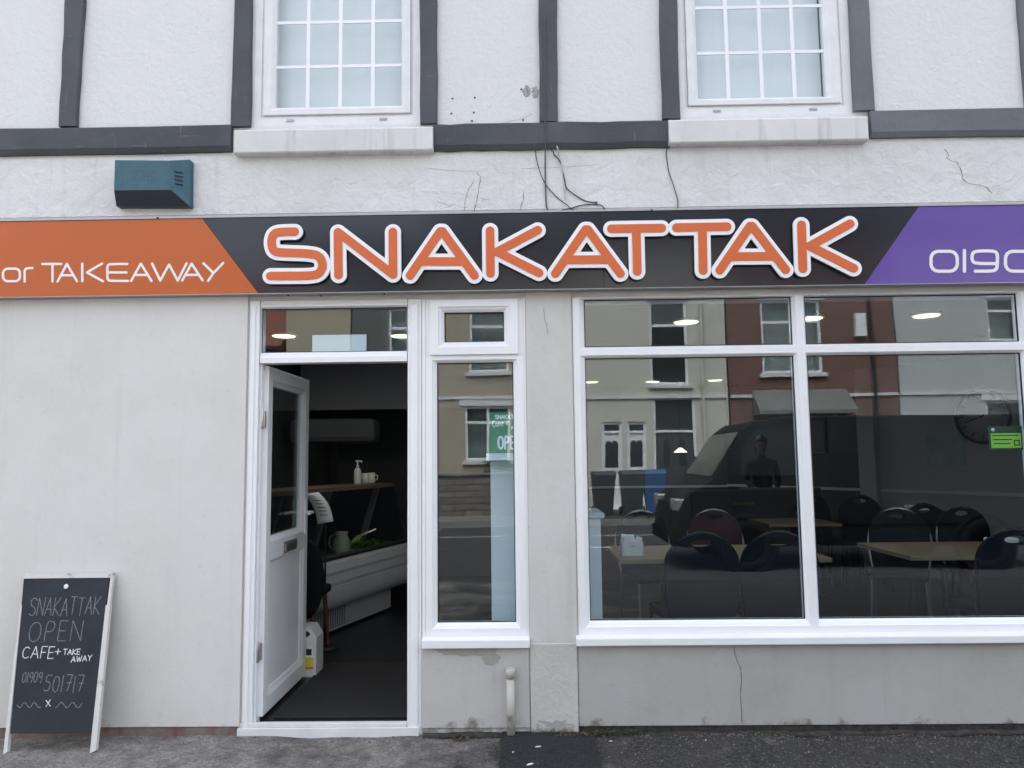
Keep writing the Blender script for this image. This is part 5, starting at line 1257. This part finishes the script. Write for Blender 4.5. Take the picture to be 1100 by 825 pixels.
# low stone wall, shrub
x0, _ = W(462, 520, 14.9); x1, _ = W(622, 520, 14.9); zt = Z(520, 507, 14.9)
gw = thing('garden_wall', 'low dark stone garden wall opposite in front of the beige house', 'wall', ((x0+x1)/2, -14.9, 0))
obj('stonework', MB().box(x0, x1, -15.1, -14.9, 0, zt-.06), 'stone_wall', gw); obj('coping', MB().box(x0-.04, x1+.04, -15.14, -14.86, zt-.0595, zt), 'kerb_stone', gw, bevel=.01)
def shrub(cx, cy, z0, r, h, n, lab, seed):
    rs = random.Random(seed); t = thing('shrub', lab, 'shrub', (cx, cy, z0)); st = MB()
    for k in range(7): a = rs.uniform(0, 6.28); st.tube([(cx, cy, z0), (cx+r*.3*math.cos(a), cy+r*.3*math.sin(a), z0+h*.4), (cx+r*.6*math.cos(a), cy+r*.6*math.sin(a), z0+h*rs.uniform(.7, .95))], [.025, .015, .005], 5)
    obj('stem', st, 'bark', t); lf = MB()
    cl_ = [(rs.uniform(-.6, .6)*r, rs.uniform(-.6, .6)*r, rs.uniform(.35, .9)*h, rs.uniform(.25, .45)*r) for _ in range(12)]
    for k in range(n):
        c = rs.choice(cl_); u = Vector((rs.gauss(0, 1), rs.gauss(0, 1), rs.gauss(0, 1))).normalized()*c[3]*rs.uniform(.5, 1.1)
        T = Matrix.Translation((cx+c[0]+u.x, cy+c[1]+u.y, z0+c[2]+u.z)) @ Matrix.Rotation(rs.uniform(0, 6), 4, 'Z') @ Matrix.Rotation(rs.uniform(-1.3, 1.3), 4, 'X'); s = rs.uniform(.03, .06)
        lf.add([T @ Vector(p) for p in ((-s, 0, 0), (0, -s*.5, .01), (s, 0, 0), (0, s*.5, .01))], [(0, 1, 2, 3)])
    obj('foliage', lf, 'leaf', t)
sx_ = X(536, 500, 15.6); shrub(sx_, -15.6, .02, .55, 1.55, 1800, 'bushy dark green shrub growing behind the low stone wall opposite', 4)
# wheelie bins
def bin_proto(m):
    t = thing('wheelie_bin', 'x', 'wheelie bin'); rings = []
    for z, w_, d_ in ((.08, .20, .22), (.5, .235, .27), (.98, .27, .33)): rings.append([(-w_, -d_, z), (w_, -d_, z), (w_, d_, z), (-w_, d_, z)])
    obj('bin_body', MB().loft(rings, smooth=False), m, t, world=False, bevel=.015)
    obj('lid', MB().prism([(-.34, .985), (-.30, 1.03), (.0, 1.08), (.36, 1.04), (.38, .985)], -.285, .285, 'x'), m, t, world=False, bevel=.012)
    obj('handle', MB().tube([(-.2, .40, 1.0), (.2, .40, 1.0)], .018, 8), m, t, world=False)
    for s in (-1, 1): obj('wheel', MB().lathe([(0, -.025), (.1, -.025), (.1, .025), (0, .025)], (s*.24, .24, .1), 18, 'x'), 'tyre', t, world=False)
    return t
for (px, m_, lb_) in ((648, 'bin_dark', 'dark grey wheelie bin nearest the left edge of the group opposite'), (679, 'bin_green', 'dark green wheelie bin between the grey and blue bins'), (703, 'bin_blue', 'bright blue wheelie bin by the cream house opposite')):
    o = bin_proto(m_); o['label'] = lb_; o['group'] = 'wheelie bins opposite'; o.location = (X(px, 500, 14.6), -14.6, .024); o.rotation_euler = (0, 0, math.pi+random.uniform(-.1, .1))

# dark panel van parked at the near kerb behind the camera
vx0 = X(712, 530, 6.4)+.2; vt = thing('parked_van', 'black panel van parked at the kerb across from the cafe window', 'van', (vx0+2.6, -7.35, -.11))
VY0, VY1 = -8.3, -6.4; vz = -.11
prof = [(.02, .32), (0, .5), (.03, .78), (.12, .98), (.42, 1.18), (.50, 1.22), (.98, 1.95), (1.12, 2.05), (1.5, 2.11), (4.9, 2.10), (5.12, 2.02), (5.2, 1.2), (5.22, .5), (5.18, .32)]
wheels = (.95, 4.15)
vb = MB(); rings = []
for y_, s_ in ((VY0, .0), (VY0+.03, .0), (VY1-.03, .0), (VY1, .0)):
    ins_ = .05 if y_ in (VY0, VY1) else 0
    rings.append([(vx0+min(max(a, ins_), 5.22-ins_), y_+(0 if b_ < 1.2 else (.10*(b_-1.2)/.9)*(1 if y_ < -7.35 else -1)), vz+b_-(ins_*.6 if b_ > 1.9 else 0)) for a, b_ in prof])
vb.loft(rings, smooth=False); vbo = obj('van_body', vb, 'van_paint', vt, bevel=.02)
def side_glass(pts, y_, s_): 
    mb = MB(); return mb.prism([(vx0+a, vz+b_) for a, b_ in pts], y_, y_+s_)
def tum(o): return o
for y_, s_ in ((VY1, 1), (VY0, -1)):
    pts = [(.72, 1.27), (1.02, 1.80), (1.15, 1.92), (1.75, 1.92), (1.75, 1.27)]
    mb = MB(); mb.loft([[(vx0+a, y_-s_*((.10*(b_-1.2)/.9))+s_*o_, vz+b_) for a, b_ in pts] for o_ in (.002, .01)], smooth=False); obj('side_window', mb, 'van_glass', vt)
    for dxx in (1.80, 3.2):
        mb = MB(); mb.loft([[(vx0+a, y_-s_*((.10*max(0, b_-1.2)/.9))+s_*o_, vz+b_) for a, b_ in ((dxx, .45), (dxx+.012, .45), (dxx+.012, 1.98), (dxx, 1.98))] for o_ in (.0, .004)], smooth=False); obj('panel_gap', mb, 'gasket', vt)
    obj('rub_strip', MB().box(vx0+1.3, vx0+3.8, min(y_+s_*.001, y_+s_*.025), max(y_+s_*.001, y_+s_*.025), vz+.62, vz+.70), 'tyre', vt)
    mr_ = obj('wing_mirror', MB().box(vx0+.72, vx0+.82, min(y_+s_*.05, y_+s_*.26), max(y_+s_*.05, y_+s_*.26), vz+1.28, vz+1.55), 'van_paint', vt, bevel=.02)
    for wx in wheels:
        wl = obj('wheel', MB().lathe([(.20, -.10), (.33, -.11), (.345, -.08), (.345, .08), (.33, .11), (.20, .10), (.20, -.10)], (vx0+wx, y_-s_*.10, vz+.345), 28, 'y'), 'tyre', vt)
        obj('rim', MB().lathe([(0, -.06), (.195, -.085), (.199, 0), (.195, .085), (0, .06)], (vx0+wx, y_-s_*.10, vz+.345), 24, 'y'), 'rim', wl)
        ar = MB(); ar.lathe([(.345, -.002), (.42, -.002), (.42, .012), (.345, .012), (.345, -.002)], (vx0+wx, y_+s_*.004 if s_ > 0 else y_-.014, vz+.345), 28, 'y'); obj('wheel_arch', ar, 'tyre', vt)
ws = MB(); ws.loft([[(vx0+.50+.06-o_, VY0+.12, vz+1.27), (vx0+.50+.06-o_, VY1-.12, vz+1.27), (vx0+.98-.02-o_, VY1-.18, vz+1.90), (vx0+.98-.02-o_, VY0+.18, vz+1.90)] for o_ in (.035, .05)], smooth=False); obj('windscreen', ws, 'van_glass', vt)
for y_ in (VY0+.1, VY1-.42): obj('headlight', MB().box(vx0-.012, vx0+.22, y_, y_+.32, vz+.80, vz+.97), 'lamp_glass', vt, bevel=.02)
obj('grille', MB().box(vx0-.015, vx0+.03, VY0+.5, VY1-.5, vz+.55, vz+.9), 'tyre', vt); obj('bumper', MB().box(vx0-.05, vx0+.02, VY0+.1, VY1-.1, vz+.32, vz+.5), 'tyre', vt, bevel=.02)

# ------------------------------------------------------------ grit, litter and weeds along the wall foot
rs = random.Random(12); gr = MB()
for k in range(4200):
    x = rs.uniform(-3.2, 3.4); y = -abs(rs.gauss(0, .10))-.02 if rs.random() < .55 else rs.uniform(-.5, -.02)
    s = rs.uniform(.0018, .0055)*(1.7 if rs.random() < .08 else 1); z = gz_(x, y)
    T = Matrix.Translation((x, y, z+s*.3)) @ Matrix.Rotation(rs.uniform(0, 6), 4, 'Z') @ Matrix.Rotation(rs.uniform(-.6, .6), 4, 'X')
    gr.add([T @ Vector(p) for p in ((s, 0, 0), (0, s*.8, 0), (-s*.9, 0, 0), (0, -s*.8, 0), (0, 0, s*.7), (0, 0, -s*.5))], [(0, 1, 4), (1, 2, 4), (2, 3, 4), (3, 0, 4), (1, 0, 5), (2, 1, 5), (3, 2, 5), (0, 3, 5)])
tag(obj('gravel', gr, 'grit'), 'loose grit scattered on the pavement along the wall', 'gravel', kind='stuff')
sb = MB(); nseg = 260
xa_, xb_ = X(455, 785), 5.4; rings = []
for i in range(nseg+1):
    x = xa_+(xb_-xa_)*i/nseg; w = .018+.016*abs(math.sin(x*5.1)+.6*math.sin(x*13.7))+rs.uniform(0, .008); h = .007+.007*abs(math.sin(x*8.3+1))+rs.uniform(0, .005)
    rings.append([(x, -.0125, -.02), (x, -.0125, h), (x, -.0125-w*.45, h*.75), (x, -.0125-w, -.006)])
sb.loft(rings)
tag(obj('dirt', sb, 'soil'), 'dark dirt and silt gathered along the foot of the cafe wall', 'dirt', kind='stuff')
lv = MB()
def leafy(n, xa, xb, mb, zmax=.02, s0=.006, s1=.02, yl=-.09):
    for k in range(n):
        x = rs.uniform(xa, xb); y = rs.uniform(yl, -.022); s = rs.uniform(s0, s1); z = gz_(x, y)+rs.uniform(.002, zmax)
        T = Matrix.Translation((x, y, z)) @ Matrix.Rotation(rs.uniform(0, 6), 4, 'Z') @ Matrix.Rotation(rs.uniform(-.9, .9), 4, 'X')
        mb.add([T @ Vector(p) for p in ((-s, 0, 0), (0, -s*.45, s*.15), (s, 0, 0), (0, s*.45, s*.15))], [(0, 1, 2, 3)])
leafy(50, X(487, 785), X(505, 785), lv); leafy(60, X(590, 785), X(660, 785), lv); leafy(40, .5, 3.2, lv, .008)
tag(obj('leaf_litter', lv, 'dead_leaf'), 'small brown dead leaves gathered at the foot of the wall', 'leaf litter', kind='stuff')
ms = MB(); leafy(420, X(625, 785), X(690, 785), ms, .03, .003, .009, -.06); leafy(120, X(800, 785), X(880, 785), ms, .02, .003, .008, -.06); leafy(120, X(570, 785), X(620, 785), ms, .02, .003, .008, -.05)
tag(obj('weeds', ms, 'moss'), 'low moss and tiny weeds along the joint of wall and pavement', 'weeds', kind='stuff')
for px, py, l_, a_, lb_ in ((578, 803, .016, .1, 'small scrap of white litter on the dark tarmac patch nearest the pipe'), (569, 822, .02, .5, 'white straw of litter at the bottom edge on the dark patch'), (656, 797, .009, 0, 'tiny white scrap of litter right of the dark patch'), (758, 795, .009, 1, 'tiny white scrap of litter below the cracked wall'), (551, 809, .008, 1, 'tiny pale scrap of litter below the waste pipe')):
    x, y = G(px, py, .012); z = max(gz_(x, y), .0135 if -.2 < x < .5 else 0)
    T = Matrix.Translation((x, y, z+.003)) @ Matrix.Rotation(a_, 4, 'Z')
    o = obj('litter', MB().prism([(-l_, -l_*.3), (0, -l_*.45), (l_, -l_*.1), (l_*.8, l_*.3), (-l_*.2, l_*.4)], -.001, .0015, 'z', T), 'litter'); tag(o, lb_, 'litter', 'scraps of litter on the pavement')
